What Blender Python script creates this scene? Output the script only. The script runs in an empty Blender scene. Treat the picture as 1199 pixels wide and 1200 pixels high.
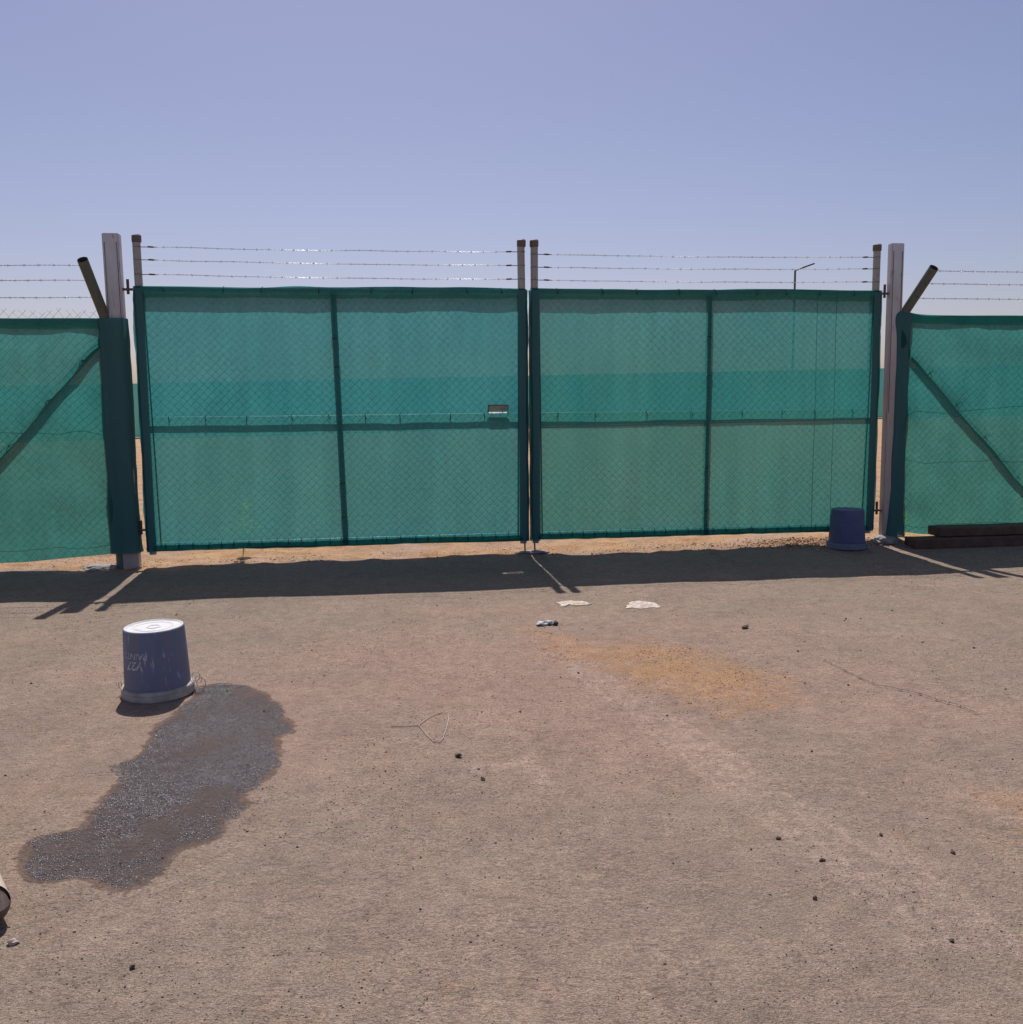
import bpy, math, random
import numpy as np
from mathutils import Vector, Matrix, noise as mnoise

random.seed(7)
rng = np.random.default_rng(7)
R = math.radians
scene = bpy.context.scene
col = scene.collection

# ------------------------------------------------------------------ camera
F_PX, IMG = 1150.0, 1199.0
PITCH = math.atan(140.0 / F_PX)
ROLL = R(0.5)
H_CAM = 1.5
fw = np.array([0, math.cos(PITCH), -math.sin(PITCH)])
r0 = np.array([1.0, 0, 0]); u0 = np.cross(r0, fw)
rt = r0 * math.cos(ROLL) - u0 * math.sin(ROLL)
up = u0 * math.cos(ROLL) + r0 * math.sin(ROLL)
cam_d = bpy.data.cameras.new('camera')
cam = bpy.data.objects.new('camera', cam_d)
col.objects.link(cam)
cam.matrix_world = Matrix(((rt[0], up[0], -fw[0], 0), (rt[1], up[1], -fw[1], 0), (rt[2], up[2], -fw[2], H_CAM), (0, 0, 0, 1)))
cam_d.sensor_width = 36.0
cam_d.lens = 36.0 * F_PX / IMG
cam_d.clip_start = 0.05
cam_d.clip_end = 3000
scene.camera = cam

# ------------------------------------------------------------------ light
SUN_AZ, SUN_EL = R(-8.4), R(58.0)
world = bpy.data.worlds.new('World')
scene.world = world
world.use_nodes = True
wn = world.node_tree
for n_ in list(wn.nodes): wn.nodes.remove(n_)
wo = wn.nodes.new('ShaderNodeOutputWorld')
bg = wn.nodes.new('ShaderNodeBackground')
sky = wn.nodes.new('ShaderNodeTexSky')
sky.sky_type = 'NISHITA'
sky.sun_disc = False
sky.sun_elevation = SUN_EL
sky.sun_rotation = SUN_AZ
sky.altitude = 600
sky.air_density = 0.95
sky.dust_density = 2.0
sky.ozone_density = 2.0
bg.inputs['Strength'].default_value = 0.083
tint = wn.nodes.new('ShaderNodeMixRGB'); tint.blend_type = 'MULTIPLY'
tint.inputs[0].default_value = 1.0
tint.inputs[2].default_value = (1.12, 0.965, 1.05, 1)      # dusty violet cast of the air
wn.links.new(sky.outputs[0], tint.inputs[1])
wn.links.new(tint.outputs[0], bg.inputs[0])
wn.links.new(bg.outputs[0], wo.inputs[0])
sun_d = bpy.data.lights.new('sun', 'SUN')
sun_d.energy = 4.2
sun_d.angle = R(0.5)
sun_d.color = (1.0, 0.985, 0.96)
sun = bpy.data.objects.new('sun', sun_d)
col.objects.link(sun)
sdir = Vector((math.sin(SUN_AZ) * math.cos(SUN_EL), math.cos(SUN_AZ) * math.cos(SUN_EL), math.sin(SUN_EL)))
sun.rotation_euler = sdir.to_track_quat('Z', 'Y').to_euler()
sun.location = (-5, 20, 30)
scene.view_settings.view_transform = 'Standard'
scene.view_settings.look = 'None'
scene.view_settings.exposure = 0.0
scene.view_settings.gamma = 1.0
scene.cycles.max_bounces = 8
scene.cycles.transparent_max_bounces = 24

# ------------------------------------------------------------------ helpers
CAM = np.array([0, 0, H_CAM])
def ray(px, py):
    return fw + rt * (px - 599.5) / F_PX + up * (600 - py) / F_PX
def gnd(px, py, z=0.0):
    d = ray(px, py); t = (z - H_CAM) / d[2]
    return CAM + d * t
# the gate line on the ground: origin between the two leaves, u along it, n towards the yard in front
O = np.array([0.1594, 9.0223, 0.0])
U = np.array([0.99037, 0.13844, 0.0])
N = np.array([0.13844, -0.99037, 0.0])
GROT = math.atan2(U[1], U[0])
def gp(s, d=0.0, z=0.0):
    return O + U * s + N * d + np.array([0, 0, z])

def vnoise(x, y, scale, seed):
    x = np.asarray(x, float) / scale + 1000.37; y = np.asarray(y, float) / scale + 1000.11
    xi = np.floor(x).astype(np.int64); yi = np.floor(y).astype(np.int64)
    fx = x - xi; fy = y - yi
    fx = fx * fx * (3 - 2 * fx); fy = fy * fy * (3 - 2 * fy)
    def h(a, b):
        v = (a * 73856093) ^ (b * 19349663) ^ (seed * 83492791)
        v = (v ^ (v >> 13)) * 1274126177 & 0x7fffffff
        v = (v ^ (v >> 15)) * 668265263 & 0x7fffffff
        return (v & 0xffff) / 65535.0 - 0.5
    return ((h(xi, yi) * (1 - fx) + h(xi + 1, yi) * fx) * (1 - fy) + (h(xi, yi + 1) * (1 - fx) + h(xi + 1, yi + 1) * fx) * fy) * 2

def smooth(a, b, v):
    t = np.clip((v - a) / (b - a), 0, 1)
    return t * t * (3 - 2 * t)

def height(x, y):
    x = np.asarray(x, float); y = np.asarray(y, float)
    d = (x - O[0]) * N[0] + (y - O[1]) * N[1]          # distance in front of the gate line
    s = (x - O[0]) * U[0] + (y - O[1]) * U[1]
    near = np.exp(-(x * x + y * y) / 6000.0)
    h = 0.010 * vnoise(x, y, 1.4, 1) + 0.004 * vnoise(x, y, 0.35, 2) + 0.0016 * vnoise(x, y, 0.09, 3)
    strip = np.exp(-((d + 0.05) / 0.26) ** 2)
    h = h + strip * (0.012 + 0.020 * vnoise(x, y, 0.45, 4) + 0.012 * vnoise(x, y, 0.12, 5))
    back = smooth(0.1, 0.9, -d)
    h = h + back * (0.02 * vnoise(x, y, 0.7, 6) + 0.012 * vnoise(x, y, 0.22, 8)) * np.exp(-np.maximum(-d, 0) / 30.0)
    rub = np.exp(-((s - 2.75) / 0.55) ** 2 - ((d + 0.15) / 0.22) ** 2)
    h = h + rub * 0.03 * (0.6 + vnoise(x, y, 0.05, 9))
    return h * near
def hz(x, y): return float(height(np.array([x]), np.array([y]))[0])

def sdf_poly(x, y, poly):
    P = np.array(poly)[:, :2]
    d2 = np.full(x.shape, 1e9); inside = np.zeros(x.shape, bool)
    for i in range(len(P)):
        a = P[i]; b = P[(i + 1) % len(P)]
        ab = b - a; L = ab @ ab
        t = np.clip(((x - a[0]) * ab[0] + (y - a[1]) * ab[1]) / L, 0, 1)
        d2 = np.minimum(d2, (x - a[0] - t * ab[0]) ** 2 + (y - a[1] - t * ab[1]) ** 2)
        c = ((a[1] > y) != (b[1] > y))
        with np.errstate(divide='ignore', invalid='ignore'):
            xc = (b[0] - a[0]) * (y - a[1]) / (b[1] - a[1]) + a[0]
        inside ^= c & (x < xc)
    d = np.sqrt(d2)
    return np.where(inside, -d, d)
def gpoly(pts): return [gnd(*p) for p in pts]

# ---- mesh building
class MB:
    def __init__(s): s.v = []; s.f = []; s.mi = []; s.cur = 0
    def add(s, vs, fs):
        o = len(s.v); s.v += [tuple(map(float, p)) for p in vs]
        s.f += [tuple(i + o for i in f) for f in fs]; s.mi += [s.cur] * len(fs)
    def box(s, c, size, rot=None):
        hx, hy, hz_ = (size[0] / 2, size[1] / 2, size[2] / 2)
        vs = [Vector((a * hx, b * hy, c_ * hz_)) for a in (-1, 1) for b in (-1, 1) for c_ in (-1, 1)]
        if rot is not None: vs = [rot @ v for v in vs]
        vs = [v + Vector(c) for v in vs]
        s.add(vs, [(0, 1, 3, 2), (4, 6, 7, 5), (0, 4, 5, 1), (2, 3, 7, 6), (0, 2, 6, 4), (1, 5, 7, 3)])
    def bbox(s, c, size, b=0.004, rot=None):
        """box with chamfered edges"""
        import bmesh
        bm = bmesh.new(); bmesh.ops.create_cube(bm, size=1.0)
        for v in bm.verts: v.co = Vector((v.co.x * size[0], v.co.y * size[1], v.co.z * size[2]))
        bmesh.ops.bevel(bm, geom=bm.edges[:], offset=b, segments=2, affect='EDGES')
        vs = [(rot @ v.co if rot is not None else v.co) + Vector(c) for v in bm.verts]
        s.add(vs, [tuple(v.index for v in f.verts) for f in bm.faces]); bm.free()
    def tube(s, pts, r, n=12, cap=True, radii=None):
        pts = [Vector(p) for p in pts]; m = len(pts)
        vs = []; prev = None
        for i, p in enumerate(pts):
            t = (pts[min(i + 1, m - 1)] - pts[max(i - 1, 0)])
            if t.length < 1e-9: t = Vector((0, 0, 1))
            t.normalize()
            if prev is None:
                a = Vector((0, 0, 1)) if abs(t.z) < 0.9 else Vector((1, 0, 0))
                e1 = t.cross(a).normalized()
            else:
                e1 = (prev - t * prev.dot(t))
                e1 = e1.normalized() if e1.length > 1e-6 else t.orthogonal().normalized()
            prev = e1; e2 = t.cross(e1)
            rr = radii[i] if radii else r
            for k in range(n):
                a = 2 * math.pi * k / n
                vs.append(p + (e1 * math.cos(a) + e2 * math.sin(a)) * rr)
        fs = []
        for i in range(m - 1):
            for k in range(n):
                k2 = (k + 1) % n
                fs.append((i * n + k, i * n + k2, (i + 1) * n + k2, (i + 1) * n + k))
        if cap:
            fs.append(tuple(range(n - 1, -1, -1))); fs.append(tuple((m - 1) * n + k for k in range(n)))
        s.add(vs, fs)
    def lathe(s, prof, n=48, c=(0, 0, 0)):
        vs = [(c[0] + r * math.cos(2 * math.pi * k / n), c[1] + r * math.sin(2 * math.pi * k / n), c[2] + z) for r, z in prof for k in range(n)]
        fs = [(i * n + k, i * n + (k + 1) % n, (i + 1) * n + (k + 1) % n, (i + 1) * n + k) for i in range(len(prof) - 1) for k in range(n)]
        s.add(vs, fs)
    def build(s, name, mats, parent=None, smooth_=True, loc=None, auto=35):
        me = bpy.data.meshes.new(name)
        me.from_pydata(s.v, [], s.f); me.update()
        if not isinstance(mats, (list, tuple)): mats = [mats]
        for m in mats: me.materials.append(m)
        if len(mats) > 1: me.polygons.foreach_set('material_index', s.mi)
        if smooth_:
            me.polygons.foreach_set('use_smooth', [True] * len(me.polygons))
            try: me.set_sharp_from_angle(angle=R(auto))
            except Exception: pass
        o = bpy.data.objects.new(name, me); col.objects.link(o)
        if parent is not None: o.parent = parent
        if loc is not None: o.location = loc
        return o

def np_mesh(name, V, Fq, mat, k=4):
    me = bpy.data.meshes.new(name)
    V = np.asarray(V, np.float32); Fq = np.asarray(Fq, np.int32)
    me.vertices.add(len(V)); me.vertices.foreach_set('co', V.ravel())
    me.loops.add(Fq.size); me.loops.foreach_set('vertex_index', Fq.ravel())
    me.polygons.add(len(Fq)); me.polygons.foreach_set('loop_start', np.arange(0, Fq.size, k, dtype=np.int32))
    me.polygons.foreach_set('loop_total', np.full(len(Fq), k, np.int32))
    me.update(); me.validate()
    me.materials.append(mat)
    o = bpy.data.objects.new(name, me); col.objects.link(o)
    return o

def tag(o, label=None, cat=None, group=None, kind=None):
    if label: o['label'] = label
    if cat: o['category'] = cat
    if group: o['group'] = group
    if kind: o['kind'] = kind
    return o
def empty(name, loc, rz=0.0):
    o = bpy.data.objects.new(name, None); col.objects.link(o)
    o.location = tuple(loc); o.rotation_euler = (0, 0, rz); o.empty_display_size = 0.2
    return o
def dup_part(o, parent):
    c = o.copy(); col.objects.link(c); c.parent = parent
    return c

# ---- node helpers
class NT:
    def __init__(s, name):
        s.m = bpy.data.materials.new(name); s.m.use_nodes = True
        s.t = s.m.node_tree
        for n in list(s.t.nodes): s.t.nodes.remove(n)
        s.out = s.n('ShaderNodeOutputMaterial')
    def n(s, typ, **kw):
        nd = s.t.nodes.new(typ)
        for k, v in kw.items(): setattr(nd, k, v)
        return nd
    def l(s, a, b): s.t.links.new(a, b)
    def setin(s, sock, v):
        if hasattr(v, 'is_output'): s.l(v, sock)
        elif isinstance(v, (tuple, list)) and len(v) == 3 and sock.type == 'RGBA': sock.default_value = (*v, 1)
        else: sock.default_value = v
    def math(s, op, a, b=None, clamp=False):
        nd = s.n('ShaderNodeMath', operation=op, use_clamp=clamp)
        s.setin(nd.inputs[0], a)
        if b is not None: s.setin(nd.inputs[1], b)
        return nd.outputs[0]
    def mix(s, f, a, b, mode='MIX'):
        nd = s.n('ShaderNodeMixRGB', blend_type=mode)
        s.setin(nd.inputs[0], f); s.setin(nd.inputs[1], a); s.setin(nd.inputs[2], b)
        return nd.outputs[0]
    def coord(s, which='Object'):
        return s.n('ShaderNodeTexCoord').outputs[which]
    def noise(s, vec, scale, detail=3, rough=0.55, out='Fac', dist=0.0):
        nd = s.n('ShaderNodeTexNoise')
        nd.inputs['Scale'].default_value = scale; nd.inputs['Detail'].default_value = detail
        nd.inputs['Roughness'].default_value = rough; nd.inputs['Distortion'].default_value = dist
        s.l(vec, nd.inputs['Vector'])
        return nd.outputs[out]
    def voro(s, vec, scale, out='Distance', feature='F1'):
        nd = s.n('ShaderNodeTexVoronoi', feature=feature)
        nd.inputs['Scale'].default_value = scale; s.l(vec, nd.inputs['Vector'])
        return nd.outputs[out]
    def mapr(s, v, a, b, c=0.0, d=1.0):
        nd = s.n('ShaderNodeMapRange'); nd.clamp = True
        s.setin(nd.inputs[0], v)
        for i, k in zip((1, 2, 3, 4), (a, b, c, d)): nd.inputs[i].default_value = k
        return nd.outputs[0]
    def scalev(s, vec, sc):
        nd = s.n('ShaderNodeMapping'); nd.inputs['Scale'].default_value = sc
        s.l(vec, nd.inputs['Vector']); return nd.outputs[0]
    def attr(s, name):
        nd = s.n('ShaderNodeAttribute'); nd.attribute_name = name; return nd.outputs['Fac']
    def bump(s, h, strength=0.5, dist=0.01, nrm=None):
        nd = s.n('ShaderNodeBump'); nd.inputs['Strength'].default_value = strength
        nd.inputs['Distance'].default_value = dist; s.l(h, nd.inputs['Height'])
        if nrm is not None: s.l(nrm, nd.inputs['Normal'])
        return nd.outputs[0]
    def principled(s, color, rough=0.6, metal=0.0, nrm=None, spec=0.5):
        p = s.n('ShaderNodeBsdfPrincipled')
        s.setin(p.inputs['Base Color'], color); s.setin(p.inputs['Roughness'], rough); s.setin(p.inputs['Metallic'], metal)
        p.inputs['Specular IOR Level'].default_value = spec
        if nrm is not None: s.l(nrm, p.inputs['Normal'])
        s.l(p.outputs[0], s.out.inputs[0]); return p

# ------------------------------------------------------------------ materials
def mat_ground():
    g = NT('ground_sand')
    c = g.coord('Object')
    big = g.noise(c, 0.7, 4, 0.6); med = g.noise(c, 4.0, 4, 0.6); n20 = g.noise(c, 22.0, 4, 0.65)
    stretch = g.scalev(c, (1.0, 2.4, 1.0))
    fine = g.noise(stretch, 110.0, 3, 0.7); vf = g.noise(c, 340.0, 2, 0.6)
    grey = (0.355, 0.266, 0.198); pinkc = (0.455, 0.293, 0.226); sandc = (0.60, 0.36, 0.19); oran = (0.46, 0.25, 0.115)
    pk = g.math('ADD', g.attr('pink'), g.math('MULTIPLY', g.math('SUBTRACT', big, 0.5), 2.0), clamp=True)
    col_ = g.mix(pk, grey, pinkc)
    dark = g.mapr(med, 0.35, 0.7)
    col_ = g.mix(g.math('MULTIPLY', dark, 0.16), col_, (0.250, 0.182, 0.130))
    tr = g.math('MULTIPLY', g.attr('track'), g.mapr(n20, 0.3, 0.62, 0.1, 1.0))
    col_ = g.mix(g.math('MULTIPLY', tr, 0.62), col_, (0.57, 0.40, 0.315))
    sd = g.mapr(g.math('ADD', g.attr('sand'), g.math('MULTIPLY', g.math('SUBTRACT', n20, 0.5), 0.9)), 0.32, 0.75)
    sdc = g.mix(g.mapr(g.noise(c, 3.0, 3), 0.4, 0.62), sandc, oran)
    sdc = g.mix(g.mapr(g.noise(c, 1.3, 3), 0.45, 0.65, 0, 0.7), sdc, (0.50, 0.33, 0.24))
    col_ = g.mix(sd, col_, sdc)
    op = g.mapr(g.math('ADD', g.attr('patch'), g.math('ADD', g.math('MULTIPLY', g.math('SUBTRACT', med, 0.5), 1.6), g.math('MULTIPLY', g.math('SUBTRACT', n20, 0.5), 1.3))), 0.2, 1.2)
    col_ = g.mix(g.math('MULTIPLY', op, 0.95), col_, (0.50, 0.275, 0.135))
    fr = g.noise(c, 11.0, 9, 0.74)
    col_ = g.mix(1.0, col_, g.mapr(fr, 0.33, 0.67, 0.82, 1.18), 'MULTIPLY')
    col_ = g.mix(g.mapr(g.noise(c, 5.0, 7, 0.7, dist=0.6), 0.55, 0.68, 0.0, 0.30), col_, (0.50, 0.36, 0.285))
    # grains: darker and lighter crumbs, real speckle of the crushed surface
    grain = g.mapr(fine, 0.36, 0.64, 0.62, 1.30)
    col_ = g.mix(1.0, col_, grain, 'MULTIPLY')
    grain2 = g.mapr(vf, 0.33, 0.67, 0.68, 1.26)
    col_ = g.mix(1.0, col_, grain2, 'MULTIPLY')
    fl = g.noise(g.scalev(c, (1.0, 2.6, 1.0)), 30.0, 4, 0.7)
    clus = g.mapr(g.noise(c, 6.0, 4, 0.7), 0.40, 0.60, 0.30, 1.0)
    col_ = g.mix(g.math('MULTIPLY', clus, g.mapr(fl, 0.54, 0.63, 0.0, 0.70)), col_, (0.15, 0.10, 0.078))
    col_ = g.mix(g.mapr(fl, 0.42, 0.30, 0.0, 0.40), col_, (0.52, 0.42, 0.34))
    vd = g.voro(c, 65.0, 'Distance'); vcol = g.n('ShaderNodeSeparateColor')
    vnode = g.n('ShaderNodeTexVoronoi'); vnode.inputs['Scale'].default_value = 65.0; g.l(c, vnode.inputs['Vector'])
    g.l(vnode.outputs['Color'], vcol.inputs[0])
    spk = g.math('MULTIPLY', g.mapr(vnode.outputs['Distance'], 0.14, 0.24, 1.0, 0.0), g.mapr(vcol.outputs[0], 0.80, 0.84))
    col_ = g.mix(g.math('MULTIPLY', spk, 0.55), col_, (0.11, 0.082, 0.068))
    spl = g.math('MULTIPLY', g.mapr(vnode.outputs['Distance'], 0.14, 0.24, 1.0, 0.0), g.mapr(vcol.outputs[1], 0.90, 0.93))
    col_ = g.mix(g.math('MULTIPLY', spl, 0.45), col_, (0.52, 0.43, 0.35))
    # wetness from the spilled water: damp fringe, soaked middle
    wob = g.math('ADD', g.math('MULTIPLY', g.math('SUBTRACT', g.noise(c, 9.0, 4, 0.6), 0.5), 0.10), g.math('MULTIPLY', g.math('SUBTRACT', g.noise(c, 38.0, 4, 0.7), 0.5), 0.075))
    w = g.math('ADD', g.attr('wet'), wob)
    damp = g.mapr(w, -0.005, 0.005, 1.0, 0.0)
    soak = g.mapr(w, -0.036, -0.018, 1.0, 0.0)
    col_ = g.mix(damp, col_, g.mix(1.0, col_, (0.56, 0.53, 0.53), 'MULTIPLY'))
    col_ = g.mix(soak, col_, g.mix(1.0, col_, (0.60, 0.62, 0.69), 'MULTIPLY'))
    h = g.math('ADD', g.math('MULTIPLY', fine, 0.6), g.math('MULTIPLY', vf, 0.35))
    h = g.math('ADD', h, g.math('MULTIPLY', n20, 0.9))
    h = g.math('ADD', h, g.math('MULTIPLY', g.noise(c, 55.0, 4, 0.7), 1.1))
    relief = g.mapr(g.noise(c, 1.9, 3, 0.6), 0.35, 0.65, 0.80, 1.10)
    b = g.bump(g.math('MULTIPLY', h, relief), 1.0, 0.0115)
    rough = g.mix(soak, (0.95, 0.95, 0.95), (0.62, 0.62, 0.62))
    g.principled(col_, rough, 0.0, b, 0.25)
    return g.m

def mat_net(name, t0, tcol, dcol, var=0.2):
    """knitted shade netting: open holes, tape that glows when the sun is behind it"""
    g = NT(name)
    c = g.coord('Object')
    geo = g.n('ShaderNodeNewGeometry')
    dot = g.n('ShaderNodeVectorMath', operation='DOT_PRODUCT')
    g.l(geo.outputs['Incoming'], dot.inputs[0]); g.l(geo.outputs['Normal'], dot.inputs[1])
    cs = g.math('MAXIMUM', g.math('ABSOLUTE', dot.outputs['Value']), 0.12)
    big = g.noise(c, 1.1, 3); sm = g.noise(g.scalev(c, (1, 1, 1)), 40.0, 3)
    vr = g.math('MULTIPLY', g.mapr(big, 0.3, 0.7, 1 - var, 1 + var), g.mapr(sm, 0.3, 0.7, 0.90, 1.10))
    wv = g.noise(g.scalev(c, (2.0, 2.0, 160.0)), 1.0, 2)
    vr = g.math('MULTIPLY', vr, g.mapr(wv, 0.3, 0.7, 0.95, 1.05))
    t = g.math('POWER', g.math('MULTIPLY', t0, vr), g.math('DIVIDE', 1.0, g.math('POWER', cs, 0.55)))
    tr = g.n('ShaderNodeBsdfTransparent'); 
    dustn = g.mapr(g.noise(g.scalev(c, (1.0, 1.0, 0.35)), 2.3, 4, 0.6), 0.35, 0.68)
    tcol = g.mix(g.math('MULTIPLY', dustn, 0.38), tcol, tuple(x * 1.25 + a for x, a in zip(tcol, (0.022, 0.012, 0.0))))
    fold = g.noise(g.scalev(c, (9.0, 1.0, 0.5)), 1.0, 2, 0.5)
    tcol = g.mix(1.0, tcol, g.mapr(fold, 0.3, 0.7, 0.93, 1.06), 'MULTIPLY')
    sepz = g.n('ShaderNodeSeparateXYZ'); g.l(c, sepz.inputs[0])      # lower half of the cloth tinted warmer and less blue
    low = g.mapr(g.math('ADD', sepz.outputs[2], g.math('MULTIPLY', g.math('SUBTRACT', sm, 0.5), 0.10)), 1.10, 1.36, 1.0, 0.0)
    tcol = g.mix(low, tcol, g.mix(1.0, tcol, (1.04, 0.955, 0.87), 'MULTIPLY'))
    tl = g.n('ShaderNodeBsdfTranslucent'); g.setin(tl.inputs[0], g.mix(1.0, tcol, g.mapr(sm, 0.3, 0.7, 0.88, 1.12), 'MULTIPLY'))
    df = g.n('ShaderNodeBsdfDiffuse'); g.setin(df.inputs[0], dcol)
    ad = g.n('ShaderNodeAddShader'); g.l(tl.outputs[0], ad.inputs[0]); g.l(df.outputs[0], ad.inputs[1])
    mx = g.n('ShaderNodeMixShader'); g.l(t, mx.inputs[0]); g.l(ad.outputs[0], mx.inputs[1]); g.l(tr.outputs[0], mx.inputs[2])
    g.l(mx.outputs[0], g.out.inputs[0])
    return g.m

def mat_metal(name, a, b, scale=6, rough=0.55, metal=0.3, stain=None, zs=0.4):
    g = NT(name); c = g.coord('Object')
    sc = g.scalev(c, (1, 1, zs))
    f = g.mapr(g.noise(sc, scale, 4, 0.65), 0.35, 0.65)
    cl = g.mix(f, a, b)
    if stain: cl = g.mix(g.mapr(g.noise(sc, scale * 4, 4, 0.7), 0.55, 0.7), cl, stain)
    cl = g.mix(1.0, cl, g.mapr(g.noise(c, 120, 2), 0.3, 0.7, 0.88, 1.12), 'MULTIPLY')
    g.principled(cl, g.mapr(f, 0, 1, rough - 0.1, rough + 0.15), metal, g.bump(g.noise(c, 90, 3), 0.25, 0.002))
    return g.m

def mat_post():
    g = NT('galvanised_post'); c = g.coord('Object'); sc = g.scalev(c, (1, 1, .3))
    cl = g.mix(g.mapr(g.noise(sc, 6, 4, .65), .35, .65), (0.52, 0.52, 0.55), (0.66, 0.65, 0.66))
    sep = g.n('ShaderNodeSeparateXYZ'); g.l(c, sep.inputs[0])
    lo = g.mapr(g.math('ADD', sep.outputs[2], g.math('MULTIPLY', g.noise(sc, 7, 4, .7), .8)), 2.0, 2.9, 1.0, 0.0)
    cl = g.mix(g.math('MULTIPLY', lo, 0.85), cl, g.mix(g.noise(g.scalev(c, (1, 1, .2)), 25, 3), (0.34, 0.27, 0.23), (0.48, 0.41, 0.37)))
    cl = g.mix(g.mapr(g.noise(g.scalev(c, (3, 3, .5)), 9, 4, .75), .60, .68, 0, .7), cl, (0.24, 0.17, 0.14))
    g.principled(cl, 0.55, g.mapr(lo, 0, 1, .4, .05), g.bump(g.noise(c, 90, 3), .3, .002)); return g.m

def mat_simple(name, a, b=None, scale=20, rough=0.8, bumpd=0.003, metal=0.0):
    g = NT(name); c = g.coord('Object')
    cl = g.mix(g.mapr(g.noise(c, scale, 4, 0.6), 0.35, 0.65), a, b or tuple(x * 0.7 for x in a))
    g.principled(cl, rough, metal, g.bump(g.noise(c, scale * 2, 4, 0.7), 0.6, bumpd), 0.35)
    return g.m

def mat_stones(name, lo, hi, rough=0.8, spec=0.3, scale=130):
    g = NT(name); c = g.coord('Object')
    v = g.n('ShaderNodeTexWhiteNoise', noise_dimensions='3D')
    sn = g.n('ShaderNodeVectorMath', operation='SNAP'); g.l(c, sn.inputs[0]); sn.inputs[1].default_value = (1 / scale,) * 3
    g.l(sn.outputs[0], v.inputs[0])
    g.principled(g.mix(v.outputs[0], lo, hi), rough, 0.0, None, spec)
    return g.m

def mat_bucket(name, dirty=1.0):
    g = NT(name); c = g.coord('Object')
    st = g.scalev(c, (9, 9, 1.6))
    base = g.mix(g.noise(c, 5, 3), (0.130, 0.165, 0.270), (0.160, 0.195, 0.305))
    dust = g.mapr(g.noise(st, 1.6, 5, 0.7), 0.46, 0.70, 0, 0.6 * dirty)
    cl = g.mix(dust, base, (0.24, 0.22, 0.20))
    scr = g.math('MULTIPLY', g.mapr(g.noise(g.scalev(c, (22, 22, 3.5)), 2.4, 3, 0.6), 0.60, 0.64), g.mapr(g.noise(c, 9, 2), 0.45, 0.6))
    cl = g.mix(g.math('MULTIPLY', scr, 0.6), cl, (0.55, 0.55, 0.56))
    sep = g.n('ShaderNodeSeparateXYZ'); g.l(c, sep.inputs[0])
    low = g.math('MULTIPLY', g.mapr(sep.outputs[2], 0.03, 0.12, 1.0, 0.0), g.mapr(g.noise(c, 14, 3), 0.3, 0.6))
    cl = g.mix(g.math('MULTIPLY', low, 0.35), cl, (0.28, 0.23, 0.19))
    g.principled(cl, g.mapr(dust, 0, 0.5, 0.42, 0.8), 0.0, g.bump(g.noise(c, 60, 3), 0.15, 0.002), 0.4)
    return g.m

def mat_pail_base():
    g = NT('chalky_white'); c = g.coord('Object')
    sep = g.n('ShaderNodeSeparateXYZ'); g.l(c, sep.inputs[0])
    cl = g.mix(g.mapr(g.noise(c, 18, 4, 0.7), 0.5, 0.68, 0, 0.6), (0.72, 0.70, 0.68), (0.50, 0.43, 0.37))
    g.principled(cl, 0.8, 0.0, g.bump(g.noise(c, 80, 3), 0.3, 0.001), 0.2)
    return g.m

M = {}
M['ground'] = mat_ground()
M['net'] = mat_net('green_shade_net', 0.042, (0.026, 0.154, 0.158), (0.016, 0.065, 0.070))
M['net_r'] = mat_net('green_shade_net_worn', 0.066, (0.022, 0.142, 0.132), (0.018, 0.065, 0.062))
M['net_fence'] = mat_net('green_shade_net_fence', 0.034, (0.024, 0.138, 0.124), (0.016, 0.065, 0.066), 0.25)
M['net_far'] = mat_net('green_shade_net_far', 0.04, (0.036, 0.140, 0.138), (0.018, 0.08, 0.08), 0.1)
M['galv'] = mat_post()
M['old_galv'] = mat_metal('galvanised_post', (0.52, 0.52, 0.54), (0.66, 0.65, 0.65), 5, 0.5, 0.45, (0.30, 0.24, 0.20))
M['beige'] = mat_metal('weathered_beige_pipe', (0.35, 0.335, 0.30), (0.45, 0.43, 0.40), 7, 0.6, 0.1, (0.20, 0.13, 0.09))
M['cap'] = mat_metal('dull_cap', (0.12, 0.10, 0.09), (0.20, 0.16, 0.13), 20, 0.7, 0.1)
M['olive'] = mat_metal('old_pipe', (0.12, 0.13, 0.10), (0.17, 0.18, 0.14), 8, 0.55, 0.2, (0.09, 0.07, 0.05))
M['inside'] = mat_metal('pipe_inside', (0.04, 0.035, 0.035), (0.07, 0.06, 0.05), 20, 0.9, 0.0)
M['frame'] = mat_metal('frame_pipe', (0.70, 0.70, 0.70), (0.82, 0.82, 0.81), 6, 0.38, 0.35, (0.30, 0.26, 0.22), 1.0)
M['stile'] = mat_metal('stile_pipe', (0.30, 0.31, 0.32), (0.42, 0.43, 0.44), 6, 0.5, 0.3, (0.1, 0.07, 0.06))
M['brace'] = mat_metal('dark_brace_pipe', (0.10, 0.11, 0.11), (0.17, 0.18, 0.18), 6, 0.6, 0.2, (0.1, 0.07, 0.06))
M['wire'] = mat_metal('galvanised_wire', (0.65, 0.65, 0.67), (0.85, 0.85, 0.85), 30, 0.5, 0.35)
M['link'] = mat_metal('chain_link_wire', (0.10, 0.11, 0.11), (0.18, 0.18, 0.18), 30, 0.5, 0.6)
M['tie'] = mat_simple('black_tie', (0.02, 0.022, 0.022), (0.03, 0.03, 0.03), 30, 0.6)
M['rust'] = mat_metal('rusty_steel', (0.10, 0.065, 0.05), (0.17, 0.12, 0.10), 20, 0.7, 0.2)
M['lock'] = mat_metal('latch_steel', (0.42, 0.34, 0.30), (0.52, 0.44, 0.40), 25, 0.6, 0.1)
M['concrete'] = mat_simple('rough_concrete', (0.40, 0.36, 0.33), (0.28, 0.24, 0.21), 14, 0.95, 0.012)
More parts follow.
